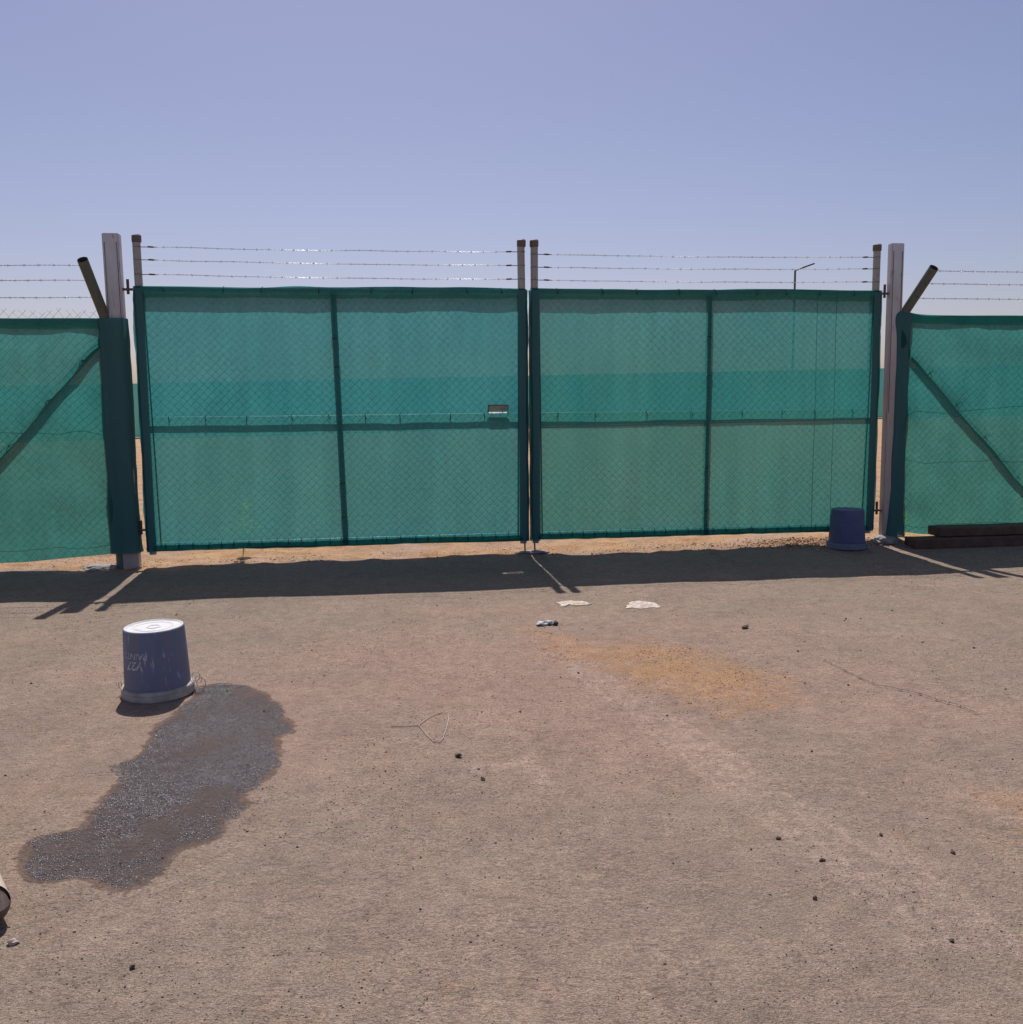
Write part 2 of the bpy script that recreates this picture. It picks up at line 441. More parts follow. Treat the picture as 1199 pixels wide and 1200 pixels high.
M['bucket'] = mat_bucket('blue_plastic')
M['pail_base'] = mat_pail_base()
M['rim'] = mat_simple('grimy_rim', (0.55, 0.49, 0.43), (0.34, 0.30, 0.27), 12, 0.75)
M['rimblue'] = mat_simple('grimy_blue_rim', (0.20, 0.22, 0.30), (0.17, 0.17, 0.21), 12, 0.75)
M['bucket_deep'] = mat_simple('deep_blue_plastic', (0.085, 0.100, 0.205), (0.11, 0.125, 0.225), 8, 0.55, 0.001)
M['letter'] = mat_simple('faded_print', (0.66, 0.66, 0.68), (0.26, 0.27, 0.34), 70, 0.7)
M['timber'] = mat_simple('dark_timber', (0.17, 0.098, 0.068), (0.10, 0.060, 0.046), 9, 0.85, 0.006)
M['cream'] = mat_simple('cream_pipe', (0.62, 0.52, 0.41), (0.52, 0.43, 0.33), 7, 0.6)
M['pebble'] = mat_simple('dark_pebble', (0.085, 0.062, 0.048), (0.13, 0.09, 0.07), 60, 0.85)
M['pebble_l'] = mat_simple('light_pebble', (0.62, 0.50, 0.42), (0.50, 0.40, 0.34), 60, 0.85)
M['paper'] = mat_simple('sunbleached_paper', (0.72, 0.62, 0.52), (0.40, 0.30, 0.24), 38, 0.9)
M['scrap'] = mat_simple('crumpled_foil', (0.60, 0.60, 0.60), (0.35, 0.36, 0.38), 40, 0.5)
M['scrapdark'] = mat_simple('brown_scrap', (0.08, 0.05, 0.035), None, 40, 0.8)
M['sliver'] = mat_simple('pale_sliver', (0.55, 0.45, 0.35), (0.4, 0.32, 0.25), 30, 0.8)
M['cord'] = mat_simple('pale_cord', (0.60, 0.50, 0.41), (0.38, 0.31, 0.25), 30, 0.8)
_g = NT('yellow_green_leaf'); _t = _g.n('ShaderNodeBsdfTranslucent'); _t.inputs[0].default_value = (.75, .80, .03, 1)
_d = _g.n('ShaderNodeBsdfDiffuse'); _d.inputs[0].default_value = (.42, .50, .05, 1); _a = _g.n('ShaderNodeAddShader')
_g.l(_t.outputs[0], _a.inputs[0]); _g.l(_d.outputs[0], _a.inputs[1]); _g.l(_a.outputs[0], _g.out.inputs[0]); M['leaf'] = _g.m
M['gravel'] = mat_stones('loose_grit', (0.055, 0.038, 0.030), (0.30, 0.21, 0.16), 0.9, 0.2, 60)
M['gravel_wet'] = mat_stones('wet_grit', (0.070, 0.060, 0.060), (0.26, 0.225, 0.225), 0.27, 1.0, 90)
M['stem'] = mat_simple('dull_stem', (0.10, 0.14, 0.05), (0.07, 0.10, 0.04), 20)
M['lamp'] = mat_metal('lamp_grey', (0.07, 0.07, 0.08), (0.10, 0.10, 0.11), 3, 0.6, 0.1)

# ------------------------------------------------------------------ ground
WET = gpoly([(230, 803), (260, 800), (293, 803), (320, 817), (333, 833), (350, 855), (330, 864), (331, 893), (314, 913), (290, 928), (294, 945), (280, 950), (266, 976), (253, 987), (213, 997), (200, 1013), (173, 1040), (147, 1052), (127, 1048), (100, 1033), (90, 1030), (66, 1035), (45, 1038), (17, 1020), (15, 1005), (43, 981), (93, 970), (110, 947), (127, 923), (147, 910), (132, 897), (156, 887), (173, 870), (180, 850), (200, 838), (217, 826)])
PATCH = gpoly([(625, 735), (690, 755), (770, 752), (870, 775), (930, 800), (905, 825), (850, 835), (760, 805), (690, 780), (640, 765)])
PATCH2 = gpoly([(1130, 925), (1199, 960), (1260, 990), (1260, 930), (1180, 930)])
TRACKS = []
for off_ in (-16, -5, 6, 18):       # tread lines of one tyre running off to the right
    TRACKS.append(([(655 + off_, 765), (705 + off_, 798), (780 + off_ * 1.6, 850), (880 + off_ * 1.9, 925), (1000 + off_ * 2.2, 1010), (1120 + off_ * 2.6, 1110)], .022))
TRACKS += [([(640, 744), (700, 765), (800, 800), (870, 842)], .03), ([(1040, 985), (1090, 1030), (1199, 1110)], .05), ([(1135, 930), (1199, 962)], .05), ([(560, 900), (620, 890), (640, 925)], .05)]

def axis(lo, hi, step, far, g=1.12):
    mid = list(np.arange(lo, hi, step))
    a = []; s = step; p = lo
    while p > -far: s = min(s * g, 12); p -= s; a.append(p)
    b = []; s = step; p = mid[-1]
    while p < far: s = min(s * g, 12); p += s; b.append(p)
    return np.array(a[::-1] + mid + b)
gx = axis(-5.6, 6.4, 0.025, 420); gy = axis(1.7, 11.2, 0.025, 420)
X, Y = np.meshgrid(gx, gy)
Xf, Yf = X.ravel(), Y.ravel()
Z = height(Xf, Yf)
nx, ny = len(gx), len(gy)
ii = (np.arange(ny - 1)[:, None] * nx + np.arange(nx - 1)[None, :]).ravel()
FQ = np.stack([ii, ii + 1, ii + nx + 1, ii + nx], 1)
ground = np_mesh('ground', np.stack([Xf, Yf, Z], 1), FQ, M['ground'])
ground.data.polygons.foreach_set('use_smooth', [True] * len(ground.data.polygons))
tag(ground, 'bare compacted grey pink sand with orange loose sand along the gate', None, None, 'structure')
def setattr_f(o, name, arr):
    a = o.data.attributes.new(name, 'FLOAT', 'POINT'); a.data.foreach_set('value', np.asarray(arr, np.float32))
dg = (Xf - O[0]) * N[0] + (Yf - O[1]) * N[1]
setattr_f(ground, 'sand', smooth(0.30, -0.10, dg + 0.12 * vnoise(Xf, Yf, 0.5, 21) + 0.07 * vnoise(Xf, Yf, .17, 22)))
wet = np.minimum(sdf_poly(Xf, Yf, WET), 2.0)
setattr_f(ground, 'wet', wet)
setattr_f(ground, 'patch', np.maximum(smooth(0.25, -0.25, sdf_poly(Xf, Yf, PATCH)), 0.7 * smooth(0.2, -0.15, sdf_poly(Xf, Yf, PATCH2))))
pinkm = 0.75 * np.exp(-(((Xf - 0.3) / 1.8) ** 2 + ((Yf - 5.2) / 1.9) ** 2)) + 0.35 * np.exp(-(((Xf + 1.2) / .5) ** 2 + ((Yf - 4.6) / .6) ** 2))
setattr_f(ground, 'pink', pinkm + 0.12)
trk = np.zeros_like(Xf)
sel = (np.abs(Xf) < 7) & (Yf < 10) & (Yf > 1.5)
for pts, w in TRACKS:
    P = gpoly(pts); best = np.full(sel.sum(), 9.0)
    for a, b in zip(P[:-1], P[1:]):
        ab = (b - a)[:2]; t = np.clip(((Xf[sel] - a[0]) * ab[0] + (Yf[sel] - a[1]) * ab[1]) / (ab @ ab), 0, 1)
        best = np.minimum(best, np.hypot(Xf[sel] - a[0] - t * ab[0], Yf[sel] - a[1] - t * ab[1]))
    trk[sel] = np.maximum(trk[sel], np.exp(-(best / w) ** 2))
setattr_f(ground, 'track', trk)

# ------------------------------------------------------------------ wire, net and mesh builders (local: x along, -y to the viewer side, z up)
def net_sheet(mb, x0, x1, ztop, zbot, d, step=0.06, amp=0.006, seed=1, hole=None, xedge=None, wr=None):
    nxs = max(2, int((x1 - x0) / step)); nz = 36
    if hole: nz = 60
    vs = []; idx = {}
    for j in range(nz + 1):
        t = j / nz
        for i in range(nxs + 1):
            x = x0 + (x1 - x0) * i / nxs
            zt = ztop(x); zb = zbot(x); z = zt + (zb - zt) * t
            xx = x
            if xedge and i in (0, nxs): xx = x + xedge(z) * (1 if i else -1)
            y = -d + amp * (mnoise.noise((x * 2.1, z * 1.7, seed)) + 0.5 * mnoise.noise((x * 6, z * 5, seed + 9)))
            if wr: y += wr(x, z)
            if hole and abs(x - (hole[0] + hole[1]) / 2) < .13:
                for e in (hole[2], hole[3]):
                    if abs(z - e) < .019: z = e
            if hole and abs(z - (hole[2] + hole[3]) / 2) < .08:
                for e in (hole[0], hole[1]):
                    if abs(xx - e) < .017: xx = e
            idx[(i, j)] = len(vs); vs.append((xx, y, z))
    fs = []
    for j in range(nz):
        for i in range(nxs):
            a = vs[idx[(i, j)]]; b = vs[idx[(i + 1, j + 1)]]
            cx, cz = (a[0] + b[0]) / 2, (a[2] + b[2]) / 2
            if hole and hole[0] < cx < hole[1] and hole[2] < cz < hole[3]: continue
            fs.append((idx[(i, j)], idx[(i + 1, j)], idx[(i + 1, j + 1)], idx[(i, j + 1)]))
    mb.add(vs, fs)

def chain_link(x0, x1, z0, z1, d, pitch=0.072, r=0.0013, up_=0.0):
    mb = MB()
    z1 += up_
    for sgn in (1, -1):
        r = 0.0013 if sgn > 0 else 0.0009
        w = x1 - x0; h = z1 - z0
        c0 = -h if sgn > 0 else 0
        k = c0 - (c0 % pitch)
        while k < w + h:
            # line x = x0 + k + sgn*(z - z0) with slope a little steeper than 45 degrees
            pts = []
            for z in (z0, z1):
                pts.append((k + sgn * (z - z0), z))
            (xa, za), (xb, zb) = pts
            def clip(xa, za, xb, zb):
                t0, t1 = 0.0, 1.0
                dx = xb - xa
                if abs(dx) < 1e-9: return None
                for lim, s in ((0, 1), (w, -1)):
                    ta = (lim - xa) / dx
                    if dx * s > 0: t0 = max(t0, ta)
                    else: t1 = min(t1, ta)
                if t1 - t0 < 0.01: return None
                return (xa + dx * t0, za + (zb - za) * t0, xa + dx * t1, za + (zb - za) * t1)
            q = clip(xa, za, xb, zb)
            if q:
                jx = random.uniform(-.004, .004)
                P = []
                for m in range(5):
                    t = m / 4
                    P.append((x0 + q[0] + (q[2] - q[0]) * t + jx, -d + sgn * 0.0025 + random.uniform(-.002, .002), q[1] + (q[3] - q[1]) * t))
                if up_ and q[3] > z1 - 0.02:
                    P[-1] = (P[-1][0] - sgn * random.uniform(0.0, 0.03), P[-1][1] + random.uniform(-.01, .01), P[-1][2] + random.uniform(-.03, .02))
                mb.tube(P, r, 3, cap=False)
            k += pitch
    return mb

def barbed(p0, p1, sag=0.012, r=0.0016, off=0.0028, barb=0.11, seed=0, pts=None):
    rd = random.Random(seed)
    mb = MB()
    p0 = Vector(p0); p1 = Vector(p1); L = (p1 - p0).length
    def base(t):
        if pts:
            f = t * (len(pts) - 1); i = min(int(f), len(pts) - 2)
            return Vector(pts[i]).lerp(Vector(pts[i + 1]), f - i)
        p = p0.lerp(p1, t); p.z -= sag * 4 * t * (1 - t)
        p.z += 0.006 * mnoise.noise((t * L * 2.0, seed, 0)) + .0016 * mnoise.noise((t * L * 9.0, seed, 3)); p.y += 0.004 * mnoise.noise((t * L * 2.0, seed, 5))
        return p
    if pts: L = sum((Vector(b) - Vector(a)).length for a, b in zip(pts[:-1], pts[1:]))
    n = int(L / 0.014)
    for ph in (0, math.pi):
        P = []
        for i in range(n + 1):
            t = i / n; b = base(t); a = t * L / 0.075 * 2 * math.pi + ph
            P.append(b + Vector((0, math.cos(a) * off, math.sin(a) * off)))
        mb.tube(P, r, 4, cap=False)
    k = barb * 0.6
    while k < L - 0.05:
        c = base(k / L)
        d = (base(min(1, k / L + 0.01)) - c).normalized()
        mb.tube([c - d * 0.007, c, c + d * 0.007], r * 2.6, 6)
        a0 = rd.uniform(0, 6.28)
        for j in range(4):
            a = a0 + j * math.pi / 2 + rd.uniform(-.3, .3)
            e = d.orthogonal().normalized(); e2 = d.cross(e)
            dr = e * math.cos(a) + e2 * math.sin(a)
            s = c + d * (0.005 if j % 2 else -0.005)
            mb.tube([s, s + dr * 0.016 + d * rd.uniform(-.006, .006)], r, 3, radii=[r, r * 0.5])
        k += barb * rd.uniform(0.9, 1.1)
    return mb

# ------------------------------------------------------------------ gate leaves
ZT, ZM, ZB = 2.400, 1.297, 0.195
tie_mesh = None
def gate_leaf(hs, ls, label, has_lock):
    """hs: place of the hinge stile on the gate line, ls: the meeting stile"""
    global tie_mesh
    sc = (hs + ls) / 2
    root = empty('gate_leaf', gp(hs), GROT)
    X0 = lambda s: s - hs
    tag(root, label, 'gate', 'the two leaves of the double gate')
    sg = 1 if ls > hs else -1
    lo, hi = min(hs, ls), max(hs, ls)
    a, b = X0(lo), X0(hi)
    for nm, s in (('hinge_stile', hs), ('meeting_stile', ls)):
        mb = MB(); mb.tube([(X0(s) - 0.0, 0, 0.11), (X0(s), 0, 2.40)], 0.031, 16)
        st = mb.build(nm, M['stile'], root)
        m2 = MB(); m2.tube([(X0(s), 0, 2.401), (X0(s) + random.uniform(-.006, .006), 0, 2.79)], 0.034, 16)
        ex = m2.build('post_extension', M['beige'], root)
        m3 = MB(); m3.tube([(X0(s), 0, 2.791), (X0(s), 0, 2.80), (X0(s) + .001, 0, 2.848), (X0(s), 0, 2.856)], 0.04, 16, radii=[.036, .0405, .0405, .03])
        m3.build('cap', M['cap'], ex)
    for nm, z, r in (('top_rail', ZT, .022), ('middle_rail', ZM + .004, .0165), ('bottom_rail', ZB, .019)):
        yy_ = .012 if nm == 'middle_rail' else 0
        mb = MB(); mb.tube([(a + .03, yy_, z), (a + (b - a) * .33, yy_, z - .004), (a + (b - a) * .66, yy_, z - .002), (b - .03, yy_, z)], r, 14)
        mb.build(nm, M['frame'], root)
    ms = X0(-1.700 if hs < 0 else 1.698); dx = 0.022 if hs < 0 else -0.006
    mb = MB()
    for z0, z1 in ((ZB + .02, ZM - .022), (ZM + .022, ZT - .02)):
        f = lambda z: ms + dx * (1.3 - z)
        mb.tube([(f(z0), 0, z0), (f(z1), 0, z1)], 0.027, 14)
    mb.build('middle_stile', M['stile'], root)
    # tension bar beside each stile
    for s, k in ((hs, sg), (ls, -sg)):
        mb = MB(); off = 0.062 if s == hs else 0.055
        mb.tube([(X0(s) + k * (off - .02), -0.030, 2.36), (X0(s) + k * (off + .02 * (s == hs)), -0.032, 0.2)], 0.0065, 6)
        mb.build('tension_bar', M['tie'], root)
    chain_link(a + .03, b - .03, 0.20, 2.38, 0.036).build('chain_link', M['link'], root, smooth_=False)
    # netting
    sd = 3 if hs < 0 else 5
    topf = lambda x: 2.424 + 0.010 * mnoise.noise((x * 1.6, sd, 0)) - 0.004 * math.sin(x * 2)
    botf = lambda x: 0.150 + 0.012 * mnoise.noise((x * 1.1, sd, 4)) + 0.005 * mnoise.noise((x * 7, sd, 4))
    edge = lambda z: 0.014 * mnoise.noise((z * 2.7, sd, 8)) + 0.006 * mnoise.noise((z * 11, sd, 8))
    mb = MB()
    hole = (X0(-0.368), X0(-0.198), 1.304, 1.384) if has_lock else None
    net_sheet(mb, a - .047, b + .047, topf, botf, 0.048, step=0.034, amp=0.006, seed=sd, hole=hole, xedge=edge, wr=lambda x, z: .009 * mnoise.noise((x * 1.3, z * 1.1 + sd, sd)) + .0020 * math.exp(-abs(z - ZM) / .15) * math.sin(x * 11 + 2 * math.sin(x * 3)))
    NETM = M['net'] if hs < 0 else M['net_r']
    nt = mb.build('netting', NETM, root)
    if hs > 0:
        for s_ in (2.74, 2.93):
            mb = MB(); net_sheet(mb, X0(s_), X0(s_) + .005, lambda x: 2.41, lambda x: .17, .043, step=.0025, amp=.003, seed=sd)
            mb.build('netting_seam', M['net'], root)
    # net folded over the top rail and down behind it
    mb = MB(); n = 90; vs = []
    for i in range(n + 1):
        x = a - .02 + (b - a + .04) * i / n
        zz = topf(x); low = 2.335 + 0.018 * mnoise.noise((x * 1.7, sd, 12)) + .008 * mnoise.noise((x * 6, sd, 12))
        up1 = 0.004 + 0.022 * max(0, mnoise.noise((x * 1.9, sd, 17)))
        for y, z in ((-.0475, zz - .002), (-.030, zz + up1 * .6), (0.0, zz + up1), (.026, zz - .004), (.030, low)):
            vs.append((x, y, z))
    mb.add(vs, [(i * 5 + k, i * 5 + k + 1, (i + 1) * 5 + k + 1, (i + 1) * 5 + k) for i in range(n) for k in range(4)])
    mb.build('netting_hem', M['net_wrap'], root)
    # net wrapped round each stile
    for s, k in ((hs, -sg), (ls, sg)):
        mb = MB(); n = 60; vs = []
        for i in range(n + 1):
            z = 0.135 + (2.41 - 0.135) * i / n
            w = 0.046 + 0.012 * mnoise.noise((z * 2.3, sd + s, 3)) + 0.005 * mnoise.noise((z * 9, sd + s, 3))
            if s == ls: w = 0.053 + .008 * mnoise.noise((z * 5, s, 3))
            for dx_, y in ((-.036, -.052), (.02, -.056), (w * .95, -.030), (w, .0), (w * .9, .030), (0, .041), (-.04, .038)):
                vs.append((X0(s) + k * dx_, y, z))
        mb.add(vs, [(i * 7 + q, i * 7 + q + 1, (i + 1) * 7 + q + 1, (i + 1) * 7 + q) for i in range(n) for q in range(6)])
        mb.build('netting_wrap', M['net_wrap'], root)
    # bottom hem of doubled net
    mb = MB(); n = 90; vs = []
    for i in range(n + 1):
        x = a - .03 + (b - a + .06) * i / n; zz = botf(x)
        for y, z in ((-.052, zz + .045), (-.054, zz + .0), (-.03, zz - .012), (0.0, zz - .010), (.027, zz + .012), (.029, zz + .06)):
            vs.append((x, y, z))
    mb.add(vs, [(i * 6 + k, i * 6 + k + 1, (i + 1) * 6 + k + 1, (i + 1) * 6 + k) for i in range(n) for k in range(5)])
    mb.build('netting_hem', M['net'], root)
    # wire ties round rails and stiles
    if tie_mesh is None:
        mb = MB()
        P = [(0.0, 0.032 * math.sin(t), 0.032 * math.cos(t)) for t in np.linspace(0, 2 * math.pi, 13)]
        P = [(0.002 * math.sin(i), p[1] * 1.0 - .024 * (p[1] < -.01), p[2]) for i, p in enumerate(P)]
        mb.tube(P[6:] + P[1:6] + [(.006, -.062, -.012), (.012, -.060, -.02)], 0.0022, 4)
        tie_mesh = mb.build('wire_tie', M['tie'], None); col.objects.unlink(tie_mesh)
    def tie(x, z, vert=False, sc_=1.0):
        t = tie_mesh.copy(); t.name = 'wire_tie'; col.objects.link(t); t.parent = root
        t.location = (x, 0, z); t.scale = (1, 1, 1)
        t.rotation_euler = (0, (math.pi / 2 if vert else 0) + random.uniform(-.35, .35), random.uniform(-.1, .1))
    k = a + 0.12
    while k < b - .08:
        tie(k, ZB); k += random.uniform(.10, .14)
    k = a + .2
    while k < b - .15: tie(k, ZM); k += random.uniform(.3, .5)
    k = a + .2
    while k < b - .15: tie(k, ZT - .002); k += random.uniform(.28, .5)
    for z in (.45, .8, 1.65, 2.05): tie(ms + dx * (1.3 - z), z + random.uniform(-.1, .1), True)
    # barbed wire between the raised stiles, with a strainer at each end
    for zl, zr in (((2.755, 2.749), (2.648, 2.629), (2.526, 2.509)) if hs < 0 else ((2.729, 2.735), (2.616, 2.628), (2.503, 2.507))):
        p0 = (a + .034, 0, zl); p1 = (b - .034, 0, zr)
        mb = barbed((p0[0] + .12, 0, zl), (p1[0] - .09, 0, zr), 0.010, seed=int(zl * 1000))
        bw = mb.build('barbed_wire', M['wire'], root)
        for e, dr, L in ((p0, 1, .13), (p1, -1, .10)):
            m2 = MB()
            m2.tube([e, (e[0] + dr * L, 0, e[2] - .001)], 0.0035, 6)
            q = e[0] + dr * (.05)
            m2.tube([(q, 0, e[2]), (q + dr * .01, 0, e[2] + .002), (q + dr * .045, 0, e[2]), (q + dr * .06, 0, e[2])], .006, 8, radii=[.003, .0075, .0075, .003])
            P = [(e[0] + dr * .034 * (math.cos(t) - 1) - dr * .0, .036 * math.sin(t), e[2]) for t in np.linspace(0, 2 * math.pi, 17)]
            P = [(p[0] - 0, p[1], p[2]) for p in P]
            m2.tube(P, .0022, 4)
            m2.build('strainer', M['rust'], bw)
    # hinges towards the gate post
    for z in (2.40, 0.33):
        mb = MB(); k = -sg
        mb.bbox((k * .095, 0.0, z), (.125, .045, .018), .003)
        mb.tube([(k * .09, -.002, z - .04), (k * .09, -.002, z + .085)], .012, 10)
        mb.tube([(0, 0, z - .025), (0, 0, z + .025)], .044, 16)
        mb.build('hinge', M['rust'], root)
    # drop bolt
    mb = MB(); xb = X0(ls) - sg * (-0.012)
    gz = hz(*gp(ls)[:2])
    mb.tube([(xb, .0, .17), (xb + .004, .0, gz - .03)], .0075, 8)
    mb.tube([(xb, .0, .12), (xb, .0, .15)], .013, 8)
    mb.build('drop_bolt', M['rust'], root)
    if has_lock:
        mb = MB(); cx = X0(-.282)
        mb.bbox((cx, .036, 1.362), (.20, .012, .058), .002)
        mb.bbox((X0(-.175), .036, 1.349), (.16, .012, .022), .003)
        lb = mb.build('latch_box', M['lock'], root)
        m2 = MB(); m2.tube([(cx - .085, 0, 1.295), (cx + .085, 0, 1.295)], .0295, 20)  # added pale sleeve, stands in for the rail's sunlit top seen through the hole
        m2.build('added_rail_sleeve', M['rail_sleeve'], lb)
        m4 = MB(); 
        for z in (1.387,): m4.bbox((cx, -.0515, z), (.186, .005, .006), .001)
        for x in (-.090, .090): m4.bbox((cx + x, -.0515, 1.346), (.007, .005, .076), .001)
        m4.build('shaded_hole_edge', M['tie'], lb)  # black strips put in the shade and folded net edge round the hole
    return root
M['rail_sleeve'] = mat_simple('pale_steel', (0.75, 0.75, 0.75), (0.68, 0.68, 0.68), 20, 0.4)
M['net_wrap'] = mat_net('green_shade_net_wrap', 0.12, (0.026, 0.080, 0.080), (0.060, 0.150, 0.150))
gate_leaf(-3.355, -0.052, 'left leaf of the green netted double gate, with a small steel latch box', True)
gate_leaf(3.340, 0.064, 'right leaf of the green netted double gate, beside the small blue bucket', False)

# ------------------------------------------------------------------ gate posts (square steel)
def gate_post(s, w, dep, ztop, lean, label, d=0.0):
    root = empty('gate_post', gp(s, d), GROT)
    tag(root, label, 'post', 'square steel gate posts')
    mb = MB(); 
    h = ztop / 2 + .05
    mb.bbox((0, 0, h - .10), (w, dep, ztop + .1), .006)
    for i, v in enumerate(mb.v): mb.v[i] = (v[0] + lean * v[2] / ztop, v[1], v[2])
    mb.build('post', M['galv'], root)
    m2 = MB()
    for x in (-w * .5 + .018, w * .5 - .018):
        m2.box((x + lean * .75, -dep / 2 - .002, ztop * .5 + .6), (.004, .006, ztop - 1.35))
    for i, v in enumerate(m2.v): m2.v[i] = (v[0] + lean * (v[2] / ztop - .75), v[1], v[2])
    m2.build('weld_seam', M['cap'], root)
    return root
gate_post(-3.535, 0.135, 0.10, 2.86, -0.022, 'left square galvanised gate post, wrapped in green netting below', -0.0)
gate_post(3.530, 0.125, 0.08, 2.86, -0.010, 'right square galvanised gate post, bare down to the ground', 0.02)

# ------------------------------------------------------------------ fences
def fence(side, label):
    """side -1: runs to the left of the gate, +1: to the right"""
    sp = -3.632 if side < 0 else 3.612
    root = empty('netted_fence', gp(sp), GROT)
    tag(root, label, 'fence', 'netted chain link fence beside the gate')
    L = 5.2
    far = side * L
    X0 = lambda s: s - sp
    # end post with its arm bent outwards
    kz = 2.12 if side < 0 else 2.17
    tip = (X0(-3.743), -.35, 2.635) if side < 0 else (X0(3.718), -.35, 2.62)
    if side < 0: tip = (X0(-3.705), -.36, 2.60)
    else: tip = (X0(3.710), -.36, 2.60)
    bx = 0.02 * -side
    pts = [(bx * .3, 0, -.05), (0, 0, kz - .06), (tip[0] * .03, tip[1] * .02, kz), (tip[0] * .15, tip[1] * .14, kz + .07), tip]
    mb = MB(); mb.tube(pts, .043, 20, cap=False)
    mb.build('end_post', M['olive'], root)
    m2 = MB(); a = Vector(pts[-1]); b = Vector(pts[-2]); dr = (a - b).normalized()
    m2.tube([a, a - dr * .003, a - dr * .25], .0, 20, cap=False, radii=[.0428, .0385, .038]); m2.tube([a - dr * .25, a - dr * .252], .038, 20, cap=True)
    # reversed inner wall so the open mouth reads hollow
    inner = m2.build('pipe_mouth', M['inside'], root)
    inner.data.materials[0] = M['inside']
    # netting
    sd = 11 if side < 0 else 15
    if side < 0:
        topf = lambda x: 2.150 + 0.010 * mnoise.noise((x * 1.3, sd, 0)) - .03 * smooth(.3, 0, abs(x)) * 0
        botf = lambda x: 0.135 - 0.052 * min(1, abs(x) / .8) + 0.008 * mnoise.noise((x * 1.5, sd, 5))
    else:
        topf = lambda x: 2.190 + 0.05 * math.exp(-abs(x) / .10) + 0.007 * mnoise.noise((x * 1.5, sd, 0))
        botf = lambda x: 0.085 + 0.02 * mnoise.noise((x * 2.0, sd, 5)) + 0.06 * math.exp(-abs(x) / .2)
    def wr(x, z):
        a_ = abs(x)
        k = math.exp(-a_ / .5)
        return 0.018 * mnoise.noise((x * 1.2, z * 3.2, sd)) + 0.010 * k * math.sin(z * 9 + x * 12) + .006 * mnoise.noise((x * 9 + z * 4, z * 8, sd))
    mb = MB()
    xa, xb = (far, .035) if side < 0 else (-.035, far)
    net_sheet(mb, xa, xb, topf, botf, 0.062, step=0.05, amp=0.01, seed=sd, wr=wr)
    mb.build('netting', M['net_fence'], root)
    # folded hem along the top
    mb = MB(); n = 110; vs = []
    for i in range(n + 1):
        x = xa + (xb - xa) * i / n; zz = topf(x)
        lw = zz - .085 + .03 * mnoise.noise((x * 1.4, sd, 30)) + .01 * mnoise.noise((x * 6, sd, 30))
        for y, z in ((-.064 + wr(x, zz) , zz - .003), (-.045, zz + .004), (-.028, lw)): vs.append((x, y, z))
    mb.add(vs, [(i * 3 + k, i * 3 + k + 1, (i + 1) * 3 + k + 1, (i + 1) * 3 + k) for i in range(n) for k in range(2)])
    mb.build('netting_hem', M['net_wrap'] if side < 0 else M['net_fence'], root)
    # sleeve of net wrapped round the posts
    mb = MB(); n = 60; m = 28; vs = []
    cx, rx, ry = (X0(-3.592), .118, .088) if side < 0 else (X0(3.600), .077, .080)
    zt, zb_ = (2.155, .135) if side < 0 else (2.235, .075)
    for i in range(n + 1):
        z = zb_ + (zt - zb_) * i / n
        fl = 1 + (.10 if side < 0 else .42) * math.exp(-(z - zb_) / .22) + (.22 * math.exp(-((zt - z - .09) / .09) ** 2) if side > 0 else 0)
        if side > 0 and i == n: fl *= .8
        for k in range(m):
            t = 2 * math.pi * k / m
            e = fl * (1 + (.05 if side < 0 else .025) * math.sin(5 * t + 2.2 * mnoise.noise((z * 1.1, sd, 1))) + .09 * mnoise.noise((math.cos(t) * 1.5, math.sin(t) * 1.5, z * 2.6 + sd)) + .05 * mnoise.noise((math.cos(t) * 3, math.sin(t) * 3, z * 7 + sd)))
            q = math.copysign(abs(math.cos(t)) ** .7, math.cos(t)), math.copysign(abs(math.sin(t)) ** .7, math.sin(t))
            lean = (.006 if side < 0 else -.004) * (z / 2.2)
            vs.append((cx + rx * q[0] * e - (lean if side > 0 else lean) * 1.0 + (.015 if side < 0 else 0), ry * q[1] * e, z))
    mb.add(vs, [(i * m + k, i * m + (k + 1) % m, (i + 1) * m + (k + 1) % m, (i + 1) * m + k) for i in range(n) for k in range(m)])
    mb.build('netting_wrap', M['net_wrap'], root)
    # chain link, line wires
    if side < 0: cl = chain_link(far, -.045, .10, 2.15, .034, up_=.075)
    else: cl = chain_link(.045, far, .10, 2.12, .034)
    cl.build('chain_link', M['link'], root, smooth_=False)
    mb = MB()
    for z in ((2.115, 1.235, .2) if side < 0 else (2.12, 1.33, .85, .2)):
        P = [(far * t, -.038, z + (.03 * math.sin(t * 9 + z * 4)) * (0.4 if z > 2 else 1)) for t in np.linspace(0.01, 1, 24)]
        mb.tube(P, .0017, 4)
    mb.build('line_wire', M['tie'], root)
    # diagonal brace
    mb = MB()
    if side < 0: A, B = (X0(-3.65), .0, 2.010), (X0(-5.30), .02, .20)
    else: A, B = (X0(3.690), .0, 1.857), (X0(5.30), .02, .22)
    mb.tube([A, B], .03, 14)
    mb.build('brace', M['brace'], root)
    # next line post, outside the picture to the side
    mb = MB(); q = X0(side * 6.4)
    mb.tube([(q, 0.01, -.05), (q, .01, 2.12), (q + side * .02, -.05, 2.2), (q + side * .09, -.35, 2.63)], .03, 14)
    mb.build('line_post', M['olive'], root)
    # barbed wires on the arms
    ends = [.18, .46, .80]
    zz = ((2.56, 2.45, 2.32) if side < 0 else (2.575, 2.47, 2.345))
